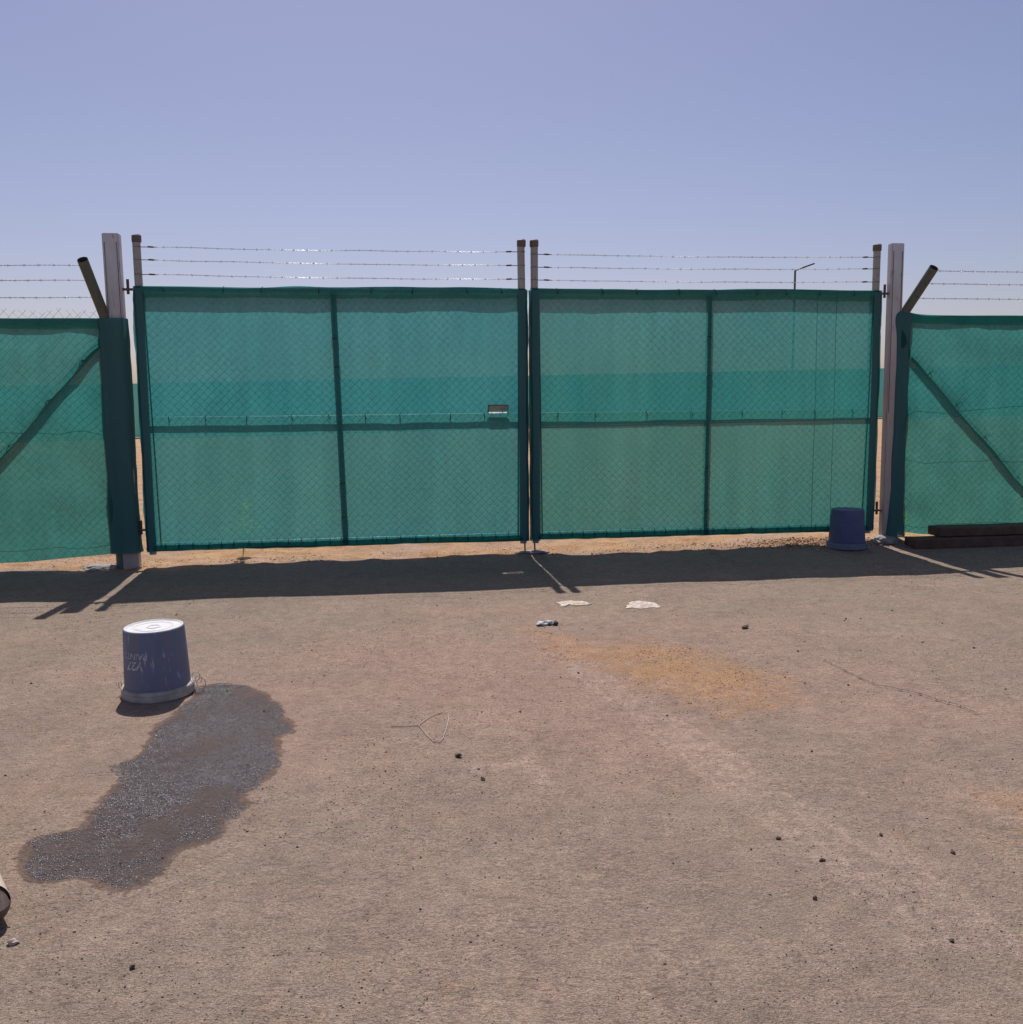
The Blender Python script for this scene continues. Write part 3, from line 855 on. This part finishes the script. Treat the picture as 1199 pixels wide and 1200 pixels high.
    for j, z in enumerate(zz):
        f = (z - kz) / (2.635 - kz)
        p0 = (tip[0] * f - side * (-.035), tip[1] * f, z)
        p1 = (far, -.35 * f, z + .01 * side)
        if side < 0: bwm = barbed(p1, p0, .012, r=.0020, off=.0024, seed=40 + j)
        else: bwm = barbed(p0, p1, .012, r=.0020, off=.0024, seed=50 + j)
        # carry on to the arm surface
        bwm.tube([p0, (tip[0] * f, tip[1] * f - .04, z - .01)], .0025, 4)
        bwm.build('barbed_wire', M['wire'], root)
    # dark ties along the brace and wires
    mb = MB()
    for t in (.12, .3, .5, .72):
        c = Vector(A).lerp(Vector(B), t)
        P = [(c.x + .036 * math.sin(a_) * .7, c.y - .012 + .044 * math.cos(a_), c.z + .036 * math.sin(a_) * .75) for a_ in np.linspace(0, 6.28, 13)]
        mb.tube(P, .003, 4)
        mb.tube([(c.x, -.05, c.z), (c.x + .05, -.058, c.z + .01)], .002, 4)
    mb.build('wire_tie', M['tie'], root)
    return root
fence(-1, 'green netted fence running left from the gate with a falling diagonal brace')
fence(1, 'green netted fence running right from the gate, behind the dark timber beams')

# far perimeter fence
FA = np.array([-13.65, 35.45]); FB = np.array([19.11, 51.74]); FL = np.linalg.norm(FB - FA); FD = (FB - FA) / FL
root = empty('perimeter_fence', (FA[0], FA[1], 0), math.atan2(FD[1], FD[0]))
tag(root, 'distant green netted fence across the far side of the yard', 'fence')
ft = lambda x: 1.93 + 0.65 * x / FL
def far_sheet(x0, x1):
    mb = MB(); n = int((x1 - x0) / .5); vs = []
    for i in range(n + 1):
        x = x0 + (x1 - x0) * i / n; t = ft(max(-30, min(x, 80))) + .02 * mnoise.noise((x * .4, 3, 0))
        for k in range(5):
            vs.append((x, .03 * mnoise.noise((x * .7, k, 2)), .02 + (t - .02) * k / 4))
    mb.add(vs, [(i * 5 + k, (i + 1) * 5 + k, (i + 1) * 5 + k + 1, i * 5 + k + 1) for i in range(n) for k in range(4)])
    return mb
far_sheet(-28, 75).build('netting', M['net_far'], root)
mb = MB(); mb.tube([(x, .05, .06) for x in np.linspace(-28, 75, 60)], .03, 6); mb.build('bottom_rail', M['tie'], root)
for i in range(27):
    x = -28 + i * 3.9; h = ft(max(-28, x))
    mb = MB(); mb.tube([(x, .09, -.05), (x, .09, h - .02)], .035, 8)
    mb.build('line_post', M['stile'], root)

# street lamp far behind
d = ray(928, 460); t = 52.0 / d[1]; lp = CAM + d * t
k = 52.0 / ray(928, 316)[1]
ztop = (CAM + ray(928, 317) * k)[2]
root = empty('street_lamp', (lp[0], lp[1], 0))
tag(root, 'tall thin street lamp seen beyond the right gate leaf', 'street lamp')
mb = MB(); mb.tube([(0, 0, -.1), (0, 0, ztop)], .06, 10, radii=[.075, .05]); mb.build('pole', M['lamp'], root)
mb = MB(); mb.tube([(0, 0, ztop - .03), (.16, 0, ztop + .04), (.42, -.02, ztop + .14)], .03, 8); mb.build('arm', M['lamp'], root)
from mathutils import Matrix
mb = MB(); mb.bbox((.66, -.03, ztop + .22), (.66, .24, .07), .02, Matrix.Rotation(-R(19), 3, 'Y')); mb.build('lamp_head', M['lamp'], root)

# ------------------------------------------------------------------ footings
def lump(name, loc, size, mat, seed, label=None, cat=None, group=None, rz=0.0, sub=3, rough=.28, flat=True):
    import bmesh
    bm = bmesh.new(); bmesh.ops.create_icosphere(bm, subdivisions=sub, radius=1)
    for v in bm.verts:
        p = v.co.normalized()
        r = 1 + rough * mnoise.noise((p.x * 1.3 + seed, p.y * 1.3, p.z * 1.3)) + rough * .6 * mnoise.noise((p.x * 3.3 + seed, p.y * 3.3, p.z * 3.3)) + rough * .3 * mnoise.noise((p.x * 8 + seed, p.y * 8, p.z * 8))
        v.co = Vector((p.x * r * size[0], p.y * r * size[1], max(-.35, p.z * r) * size[2] + .25 * size[2]))
    me = bpy.data.meshes.new(name); bm.to_mesh(me); bm.free(); me.materials.append(mat)
    if sub > 2: me.polygons.foreach_set('use_smooth', [True] * len(me.polygons))
    o = bpy.data.objects.new(name, me); col.objects.link(o)
    o.location = (loc[0], loc[1], hz(loc[0], loc[1]) - .1 * size[2]); o.rotation_euler = (0, 0, rz)
    if label: tag(o, label, cat, group)
    return o
FG = 'rough concrete footings of the gate'
lump('concrete_footing', gp(-3.80, .04), (.15, .10, .035), M['concrete'], 1.3, 'pale rough concrete footing at the foot of the left gate post', 'footing', FG, GROT, 4)
lump('concrete_footing', gp(.03, .02), (.15, .07, .014), M['concrete'], 5.3, 'low concrete footing under the drop bolts in the middle of the gate', 'footing', FG, GROT, 4)
lump('concrete_footing', gp(3.50, .06), (.13, .12, .05), M['concrete'], 8.3, 'concrete footing at the foot of the right gate post by the small bucket', 'footing', FG, GROT, 4)

# ------------------------------------------------------------------ buckets
def text_mesh(body, size, bold=.0):
    cu = bpy.data.curves.new('tmp_text', 'FONT'); cu.body = body; cu.size = size; cu.align_x = 'CENTER'; cu.align_y = 'CENTER'; cu.offset = bold; cu.shear = .2
    ob = bpy.data.objects.new('tmp_text', cu); col.objects.link(ob)
    dg_ = bpy.context.evaluated_depsgraph_get(); me = bpy.data.meshes.new_from_object(ob.evaluated_get(dg_))
    vs = [tuple(v.co) for v in me.vertices]; fs = [tuple(p.vertices) for p in me.polygons]
    bpy.data.objects.remove(ob); bpy.data.curves.remove(cu); bpy.data.meshes.remove(me)
    return vs, fs
def bucket(loc, H, rt_, rb, label, rz, lettering, base_mat, rim_mat, tilt=(0, 0), body_mat='bucket'):
    root = empty('bucket', (loc[0], loc[1], loc[2]), rz)
    root.rotation_euler = (tilt[0], tilt[1], rz)
    tag(root, label, 'bucket', 'upturned blue buckets')
    zr = .055 * H / .36
    R_ = lambda z: rb + (rt_ - rb) * (z - zr) / (H - zr)
    mb = MB()
    mb.lathe([(R_(zr - .0) - .004, .01), (R_(zr), zr + .001), (R_(zr + .03), zr + .03), (R_(H * .5), H * .5), (R_(H * .8), H * .8), (R_(H) + .0, H - .014), (R_(H) - .001, H - .004), (R_(H) - .005, H)], 72)
    mb.build('body', M[body_mat], root)
    mb = MB()
    mb.lathe([(R_(H) - .0045, H - .001), (R_(H) - .009, H + .001), (R_(H) - .014, H - .002), (R_(H) - .018, H - .006), (.095, H - .006), (.092, H - .0035), (.089, H - .006), (.036, H - .006), (.034, H - .003), (.028, H - .003), (.026, H - .006), (.0005, H - .006)], 72)
    mb.build('base', base_mat, root)
    mb = MB()
    ro = rb + .016
    mb.lathe([(rb - .012, .006), (ro - .004, .002), (ro, .007), (ro + .001, zr * .45), (ro - .002, zr * .6), (ro + .001, zr * .75), (ro - .002, zr - .003), (rb + .004, zr + .002), (rb - .004, zr + .001)], 72)
    mb.build('rim', rim_mat, root)
    if lettering:
        mb = MB()
        cam_ang = math.atan2(CAM[1] - loc[1], CAM[0] - loc[0]) - rz
        for body, size, zc, off, bold in (('PAINTS', .044, .236, -40, .0006), ('V27', .060, .188, -40, .0016)):
            vs, fs = text_mesh(body, size, bold)
            out = []
            for x, y, _ in vs:
                x, y = -x, -y                              # printed the right way up on a pail that now stands on its head
                z = zc + y; r = R_(z) + .0012
                a = cam_ang + R(off) + x / r
                out.append((r * math.cos(a), r * math.sin(a), z))
            mb.add(out, fs)
        mb.build('lettering', M['letter'], root, smooth_=False)
    # wire bail hanging round the rim, with its loops
    mb = MB()
    ca = math.atan2(CAM[1] - loc[1], CAM[0] - loc[0]) - rz
    ea = ca + R(80)
    P = []
    for i in range(25):
        t = i / 24; a = ea + math.pi * t
        P.append(((ro + .008) * math.cos(a), (ro + .008) * math.sin(a), zr * .8 - .03 * math.sin(math.pi * t)))
    mb.tube(P, .0022, 6)
    ex, ey = math.cos(ea), math.sin(ea)
    for k_, (rr, oz) in enumerate(((.020, .03), (.016, .018), (.022, .0))):
        c = (ex * (ro + .010 + .012 * k_), ey * (ro + .010 + .012 * k_), zr * .8 + oz - .004 * k_)
        mb.tube([(c[0] + ex * rr * math.cos(t), c[1] + ey * rr * math.cos(t), c[2] + rr * 1.2 * math.sin(t)) for t in np.linspace(0, 2 * math.pi, 17)], .0018, 5)
    e2 = (math.cos(ea + math.pi), math.sin(ea + math.pi))
    mb.tube([((ro + .006 + .008 * math.cos(t)) * e2[0], (ro + .006 + .008 * math.cos(t)) * e2[1], zr + .004 + .016 * math.sin(t)) for t in np.linspace(0, 6.28, 15)], .002, 5)
    mb.build('wire_handle', M['cord'], root)
    return root
bl = gnd(186.5, 812)
bucket((bl[0], bl[1], hz(bl[0], bl[1])), .352, .147, .160, 'upturned blue paint bucket with a white base beside the wet patch', .4, True, M['pail_base'], M['rim'], (R(.8), R(-1.2)))
br = gp(3.02, .22)
bucket((br[0], br[1], hz(br[0], br[1])), .37, .150, .168, 'upturned blue bucket in the shade against the right gate leaf', 1.1, False, M['rimblue'], M['rimblue'], body_mat='bucket_deep')

# ------------------------------------------------------------------ timber beams
def beam(s0, s1, d0, w, z0, h, label, seed):
    root_loc = gp(s0, d0); L = s1 - s0
    mb = MB(); n = 24; 
    prof = [(-w / 2, 0), (w / 2, 0), (w / 2, h), (-w / 2, h)]
    b = .008
    prof = [(-w / 2 + b, 0), (w / 2 - b, 0), (w / 2, b), (w / 2, h - b), (w / 2 - b, h), (-w / 2 + b, h), (-w / 2, h - b), (-w / 2, b)]
    m = len(prof); vs = []
    for i in range(n + 1):
        x = L * i / n
        for y, z in prof:
            vs.append((x, y + .004 * mnoise.noise((x * 3, y * 20, seed)), z + .004 * mnoise.noise((x * 2.5, z * 20, seed + 3)) ))
    mb.add(vs, [(i * m + k, i * m + (k + 1) % m, (i + 1) * m + (k + 1) % m, (i + 1) * m + k) for i in range(n) for k in range(m)] + [tuple(range(m)), tuple(n * m + k for k in range(m - 1, -1, -1))])
    o = mb.build('timber_beam', M['timber'], None, auto=30)
    o.location = (root_loc[0], root_loc[1], z0); o.rotation_euler = (0, 0, GROT)
    tag(o, label, 'beam', 'dark beams stacked at the right fence')
beam(3.62, 6.9, .30, .20, .0, .095, 'lower dark brown beam lying on the ground below the right fence', 1)
beam(3.91, 7.2, .22, .22, .099, .085, 'upper dark brown beam resting on another below the right fence', 2)

# ------------------------------------------------------------------ cream pipe at the left edge
pe = gnd(1, 1088); pd = gnd(-40, 985); dv = Vector(pd - pe); dv.z = 0; dv.normalize()
rp = .064
pe2 = Vector((pe[0] - .036, pe[1], hz(pe[0], pe[1]) + rp))
mb = MB(); mb.tube([(0, 0, 0), tuple(dv * .3), tuple(dv * 1.1)], rp, 40, cap=False)
mb2 = MB(); n = 40
o = mb.build('cream_pipe', M['cream'], None); o.location = pe2
tag(o, 'cream coloured pipe lying on the ground at the left edge, open end near', 'pipe')
mb = MB(); mb.tube([tuple(dv * .0), tuple(dv * -.0008), tuple(dv * 0.0), tuple(dv * .6)], rp, 40, cap=False, radii=[rp, rp - .003, rp - .006, rp - .006])
mb.tube([tuple(dv * .6), tuple(dv * .601)], rp - .006, 20, cap=True)
mb.build('pipe_mouth', M['rust'], o)

# ------------------------------------------------------------------ things lying about
def draped(pts, lift=.003):
    out = []
    for p in pts:
        g_ = gnd(*p); out.append((g_[0], g_[1], hz(g_[0], g_[1]) + lift))
    return out
P = draped([(458, 851), (478, 851), (491, 850), (500, 843), (510, 838), (519, 835), (525, 836), (526, 843), (523, 855), (519, 865), (515, 869), (509, 869), (500, 861), (491, 850)], .004)
c0 = Vector(P[2]); mb = MB(); mb.tube([Vector(p) - c0 for p in P], .0018, 6)
tag(mb.build('wire_loop', M['cord'], None, loc=c0), 'thin pale wire bent into a closed loop on the bare ground', 'wire')
P = draped([(965, 773), (985, 783), (1010, 795), (1030, 803), (1045, 805), (1080, 813), (1105, 822), (1122, 826), (1150, 838)], .010)
mb = barbed((0, 0, 0), (1, 0, 0), pts=P, r=.0014, off=.0022, barb=.10, seed=77)
c0 = Vector(P[0]); mb.v = [tuple(Vector(v) - c0) for v in mb.v]
tag(mb.build('barbed_wire', M['cord'], None, loc=c0), 'loose length of barbed wire lying on the ground at right', 'wire')
P = draped([(594, 672), (603, 671.5), (612, 671)], .006); c0 = Vector(P[0])
mb = MB(); mb.tube([Vector(p) - c0 for p in P], .004, 6)  # thin pale rod laid flat on the ground
tag(mb.build('sliver', M['sliver'], None, loc=c0), 'short pale twig in the shadow in front of the gate', 'sliver')

def flat_scrap(pts, label, seed):
    P = gpoly(pts); c = sum(P) / len(P); rd = random.Random(seed)
    # subdivide and roughen outline
    out = []
    for a, b in zip(P, P[1:] + P[:1]):
        for k in range(5):
            q = a + (b - a) * k / 5; q = q + np.array([rd.uniform(-.012, .012), rd.uniform(-.012, .012), 0]); out.append(q)
    mb = MB(); n = len(out)
    rings = []
    vs = [(0, 0, hz(c[0], c[1]) + .008)]
    for f in (.33, .66, 1.0):
        for q in out:
            p = c + (q - c) * f
            vs.append((p[0] - c[0], p[1] - c[1], hz(p[0], p[1]) + (.0045 if f == 1 else .006) + rd.uniform(-.001, .002)))
    fs = [(0, 1 + i, 1 + (i + 1) % n) for i in range(n)]
    for r_ in range(2):
        fs += [(1 + r_ * n + i, 1 + (r_ + 1) * n + i, 1 + (r_ + 1) * n + (i + 1) % n, 1 + r_ * n + (i + 1) % n) for i in range(n)]
    nv = len(vs)
    vs += [(vs[1 + 2 * n + i][0], vs[1 + 2 * n + i][1], vs[1 + 2 * n + i][2] - .006) for i in range(n)]
    fs += [(1 + 2 * n + i, nv + i, nv + (i + 1) % n, 1 + 2 * n + (i + 1) % n) for i in range(n)]
    mb.add(vs, fs)
    o = mb.build('paper_scrap', M['paper'], None, smooth_=False); o.location = (c[0], c[1], 0)
    tag(o, label, 'paper scrap', 'pale scraps lying in front of the gate')
flat_scrap([(652, 707), (660, 712), (664, 708.5), (676, 711), (692, 709.5), (684, 706), (668, 705)], 'flattened pale scrap with a notch, the one nearer the gate centre', 1)
flat_scrap([(734, 711), (733, 714), (752, 714), (775, 713), (764, 708), (750, 706), (738, 707)], 'ragged pale scrap right of the notched one', 2)

# crumpled litter
lc = gnd(640, 733); root = empty('litter', (lc[0], lc[1], hz(lc[0], lc[1])))
tag(root, 'small crumpled silvery scrap on the orange sand before the gate', 'litter')
def crumple(loc, size, mat, seed, name):
    import bmesh
    bm = bmesh.new(); bmesh.ops.create_icosphere(bm, subdivisions=2, radius=1)
    for v in bm.verts:
        p = v.co.copy(); r = 1 + .7 * mnoise.noise((p.x * 2 + seed, p.y * 2, p.z * 2))
        v.co = Vector((p.x * r * size[0] + loc[0], p.y * r * size[1] + loc[1], (p.z * r + .8) * size[2] + loc[2]))
    me = bpy.data.meshes.new(name); bm.to_mesh(me); bm.free(); me.materials.append(mat)
    o = bpy.data.objects.new(name, me); col.objects.link(o); o.parent = root
crumple((-.03, 0, 0), (.035, .03, .014), M['scrap'], 2.2, 'foil'); crumple((.028, .01, 0), (.03, .02, .016), M['scrap'], 7.2, 'foil')
crumple((.062, .0, 0), (.016, .018, .015), M['scrapdark'], 4.2, 'brown_piece')

# ------------------------------------------------------------------ pebbles
PB = [(37, 802), (7, 909), (53, 952), (349, 995), (308, 924), (375, 1055), (207, 722), (610, 834), (561, 901), (452, 904), (657, 794), (678, 789), (680, 897), (729, 917), (677, 1029), (493, 1007), (493, 1069), (789, 1012), (523, 1027), (1141, 759), (1178, 807), (994, 802), (980, 1009), (1047, 972), (1163, 1050), (1070, 1066), (880, 995), (147, 1160), (117, 1164), (234, 1156), (782, 837), (935, 763), (943, 800), (991, 726), (1008, 726), (951, 879), (310, 834), (216, 864), (183, 857), (142, 1012), (191, 1006), (467, 1016), (585, 1031), (70, 1144)]
protos = []
import bmesh as _bm
for q in range(5):
    bm = _bm.new(); _bm.ops.create_icosphere(bm, subdivisions=2, radius=1)
    for v in bm.verts:
        p = v.co.copy(); r = 1 + .55 * mnoise.noise((p.x * 1.2 + q * 7, p.y * 1.2, p.z * 1.2)) + .25 * mnoise.noise((p.x * 3 + q * 7, p.y * 3, p.z * 3))
        v.co = Vector((p.x * r, p.y * r * .85, max(p.z, -.4) * r * .75))
    me = bpy.data.meshes.new('pebble'); bm.to_mesh(me); bm.free(); me.materials.append(M['pebble']); protos.append(me)
def pebble(px, py, rad, label, group='dark pebbles on the sand', me=None, mat=None, name='pebble', sc=(1, 1, 1)):
    g_ = gnd(px, py); me = me or random.choice(protos)
    if mat: me = me.copy(); me.materials[0] = mat
    o = bpy.data.objects.new(name, me); col.objects.link(o)
    o.location = (g_[0], g_[1], hz(g_[0], g_[1]) + rad * .35); o.rotation_euler = (random.uniform(-.3, .3), random.uniform(-.3, .3), random.uniform(0, 6.28))
    rad *= .8; o.scale = (rad * sc[0], rad * sc[1], rad * sc[2]); tag(o, label, 'stone', group)
    return o
for px, py in PB:
    dist = gnd(px, py)[1]
    pebble(px, py, random.uniform(1.1, 1.9) * dist / 1150 * 1.05, 'tiny dark pebble lying on the bare grey pink sand')
_rp = random.Random(99)
for _ in range(130):
    px, py = _rp.uniform(0, 1199), 700 + 480 * _rp.random() ** 1.5
    if vnoise(np.array([px / 100.]), np.array([py / 60.]), 1.0, 91)[0] < _rp.uniform(-.5, .5): continue
    if 15 < px < 350 and 720 < py < 1050: continue
    pebble(px, py, _rp.uniform(.8, 1.5) * gnd(px, py)[1] / 1150, 'tiny dark pebble lying on the bare grey pink sand')
pebble(537, 886, .018, 'dark square-edged stone in the centre foreground, below the wire loop', sc=(1.2, .9, .9))
pebble(566, 913, .013, 'pair-shaped dark stone just below the one under the wire loop', sc=(1.3, .8, .8))
pebble(873, 736, .030, 'brown clod on the sand in front of the right gate leaf', sc=(1.2, .8, .6))
pebble(15, 1108, .016, 'light stone by the mouth of the cream pipe', mat=M['pebble_l'], sc=(1.2, .9, .8))
pebble(955, 1054, .010, 'dark ring-shaped stone low on the right of the foreground')
pebble(963, 1009, .011, 'flat dark stone above the ring-shaped one at right', sc=(1.4, .8, .7))
pebble(912, 983, .010, 'dark stone with a red tinge on the tyre track at right')
pebble(1116, 999, .011, 'oval dark stone near the right edge of the foreground', sc=(1.3, .9, .8))
pebble(1115, 1102, .009, 'dark stone nearest the lower right corner')
pebble(156, 1138, .011, 'black square stone near the lower left corner', me=protos[1])
pebble(1032, 979, .009, 'round dark stone left of the oval one at right')

# ------------------------------------------------------------------ grit (uncountable)
OCT = np.array([(1, 0, 0), (-1, 0, 0), (0, 1, 0), (0, -1, 0), (0, 0, 1), (0, 0, -1)], float)
OF = np.array([(0, 2, 4), (2, 1, 4), (1, 3, 4), (3, 0, 4), (2, 0, 5), (1, 2, 5), (3, 1, 5), (0, 3, 5)])
def grit(name, x, y, rad, mat, label, cat, zf=.6, sink=.1):
    n = len(x); z = height(x, y)
    A = rng.normal(size=(n, 3, 3)); Q, _ = np.linalg.qr(A)
    sc = rad[:, None, None] * np.stack([rng.uniform(.7, 1.3, (n, 1)), rng.uniform(.6, 1.2, (n, 1)), rng.uniform(.5, .9, (n, 1))], 2)
    V = (OCT[None] * rng.uniform(.75, 1.25, (n, 6, 1))) * sc
    V = np.einsum('nij,nkj->nki', Q, V)
    V[:, :, 2] *= zf
    V += np.stack([x, y, z + rad * (zf * .5 - sink)], 1)[:, None, :]
    Fs = (OF[None] + (np.arange(n) * 6)[:, None, None]).reshape(-1, 3)
    o = np_mesh(name, V.reshape(-1, 3), Fs, mat, 3)
    return tag(o, label, cat, None, 'stuff')
# dry grit, denser nearer the camera where it can be told apart
n = 60000
yy = 1.9 + 8.0 * rng.random(n) ** 1.6; xx = (rng.random(n) * 2 - 1) * (yy * .60 + .3)
w_ = sdf_poly(xx, yy, WET); k_ = (w_ > .02) & (vnoise(xx, yy, .7, 61) + .8 * vnoise(xx, yy, .15, 62) > rng.uniform(-.5, 1.1, n))
xx, yy = xx[k_], yy[k_]
grit('loose_grit', xx, yy, .0008 + .0030 * rng.random(len(xx)) ** 7 + .00040 * yy, M['gravel'], 'loose dry grit scattered over the sand', 'grit')
# crumbs of earth heaped along the right leaf
n = 2600
ss = rng.normal(2.75, .38, n); dd = rng.normal(-.02, .12, n)
q = O[None] + U[None] * ss[:, None] + N[None] * dd[:, None]
grit('earth_crumbs', q[:, 0], q[:, 1], .004 + .014 * rng.random(n) ** 3, mat_stones('earth_crumb', (.24, .13, .08), (.58, .40, .26), .95, .1, 40), 'orange crumbs of earth heaped under the right gate leaf', 'earth')
n = 5200
ss = rng.uniform(-4.8, 4.8, n); dd = rng.normal(-.10, .16, n)
q = O[None] + U[None] * ss[:, None] + N[None] * dd[:, None]; k_ = vnoise(q[:, 0], q[:, 1], .35, 71) > rng.uniform(-.6, .8, n)
q = q[k_]
grit('sand_clods', q[:, 0], q[:, 1], .003 + .010 * rng.random(len(q)) ** 4, mat_stones('sand_clod', (.26, .15, .09), (.55, .38, .24), .95, .1, 40), 'loose clods of orange sand along the foot of the gate', 'earth')
Pp = np.array(PATCH); n = 5000
xx = rng.uniform(Pp[:, 0].min(), Pp[:, 0].max(), n); yy = rng.uniform(Pp[:, 1].min(), Pp[:, 1].max(), n)
k_ = (sdf_poly(xx, yy, PATCH) < .05) & (vnoise(xx, yy, .25, 81) + .5 * vnoise(xx, yy, .07, 82) > rng.uniform(-.3, .9, n)); xx, yy = xx[k_], yy[k_]
grit('sand_crumbs', xx, yy, .0018 + .0045 * rng.random(len(xx)) ** 3, mat_stones('orange_crumb', (.13, .07, .04), (.46, .28, .17), .95, .1, 60), 'rusty orange crumbs on the orange sand patch in the open yard', 'earth')
# soaked grit
Wp = np.array(WET); n = 150000
xx = rng.uniform(Wp[:, 0].min(), Wp[:, 0].max(), n); yy = rng.uniform(Wp[:, 1].min(), Wp[:, 1].max(), n)
w_ = sdf_poly(xx, yy, WET) + .045 * vnoise(xx, yy, .11, 66)
mud = np.zeros(n)
for px, py, a_ in ((152, 990, .085), (258, 928, .10), (185, 970, .09), (300, 812, .14), (225, 950, .08)):
    c_ = gnd(px, py); mud = np.maximum(mud, np.exp(-(((xx - c_[0]) / a_) ** 2 + ((yy - c_[1]) / (a_ * .85)) ** 2)))
keep = (w_ < -.022) & (rng.random(n) > 1.15 * mud + .26 - .55 * vnoise(xx, yy, .16, 64) - .35 * vnoise(xx, yy, .05, 65)) & (rng.random(n) < .8)
xx, yy = xx[keep], yy[keep]
grit('wet_grit', xx, yy, .0016 + .0042 * rng.random(len(xx)) ** 3, M['gravel_wet'], 'dark wet grit glinting in the sun where water was spilled', 'wet grit', .38, .15)

# ------------------------------------------------------------------ weeds behind the gate
def weed(px, py, h, label, seed, z=0.0, back=None):
    g_ = gnd(px, py) if back is None else back
    rd = random.Random(seed); root = empty('weed', (g_[0], g_[1], hz(g_[0], g_[1])))
    tag(root, label, 'weed', 'weeds growing behind the netting')
    st = MB(); lf = MB()
    for i in range(6):
        a = rd.uniform(0, 6.28); L = h * rd.uniform(.5, 1); sp = rd.uniform(.15, .42)
        tip_ = Vector((math.cos(a) * L * sp, math.sin(a) * L * sp, L))
        st.tube([(0, 0, 0), tuple(tip_ * .5 + Vector((0, 0, L * .06))), tuple(tip_)], .003, 5, radii=[.0014, .0012, .0008])
        for k in range(20):
            t = rd.uniform(.5, 1); c = tip_ * t; b_ = rd.uniform(0, 6.28); ll = rd.uniform(.04, .08)
            dr = Vector((math.cos(b_), math.sin(b_), rd.uniform(-.1, .6))).normalized(); sd_ = dr.cross(Vector((0, 0, 1))).normalized() * ll * .28
            lf.add([c, c + dr * ll * .5 + sd_, c + dr * ll, c + dr * ll * .5 - sd_], [(0, 1, 2, 3)])
    st.build('stem', M['stem'], root); lf.build('leaves', M['leaf'], root, smooth_=False)
weed(0, 0, 0.60, 'yellow green weed just behind the netting of the left gate leaf', 3, back=gp(-2.64, -.40))
weed(0, 0, .26, 'small green weed behind the right fence netting by its end post', 5, back=gp(3.93, -.35))
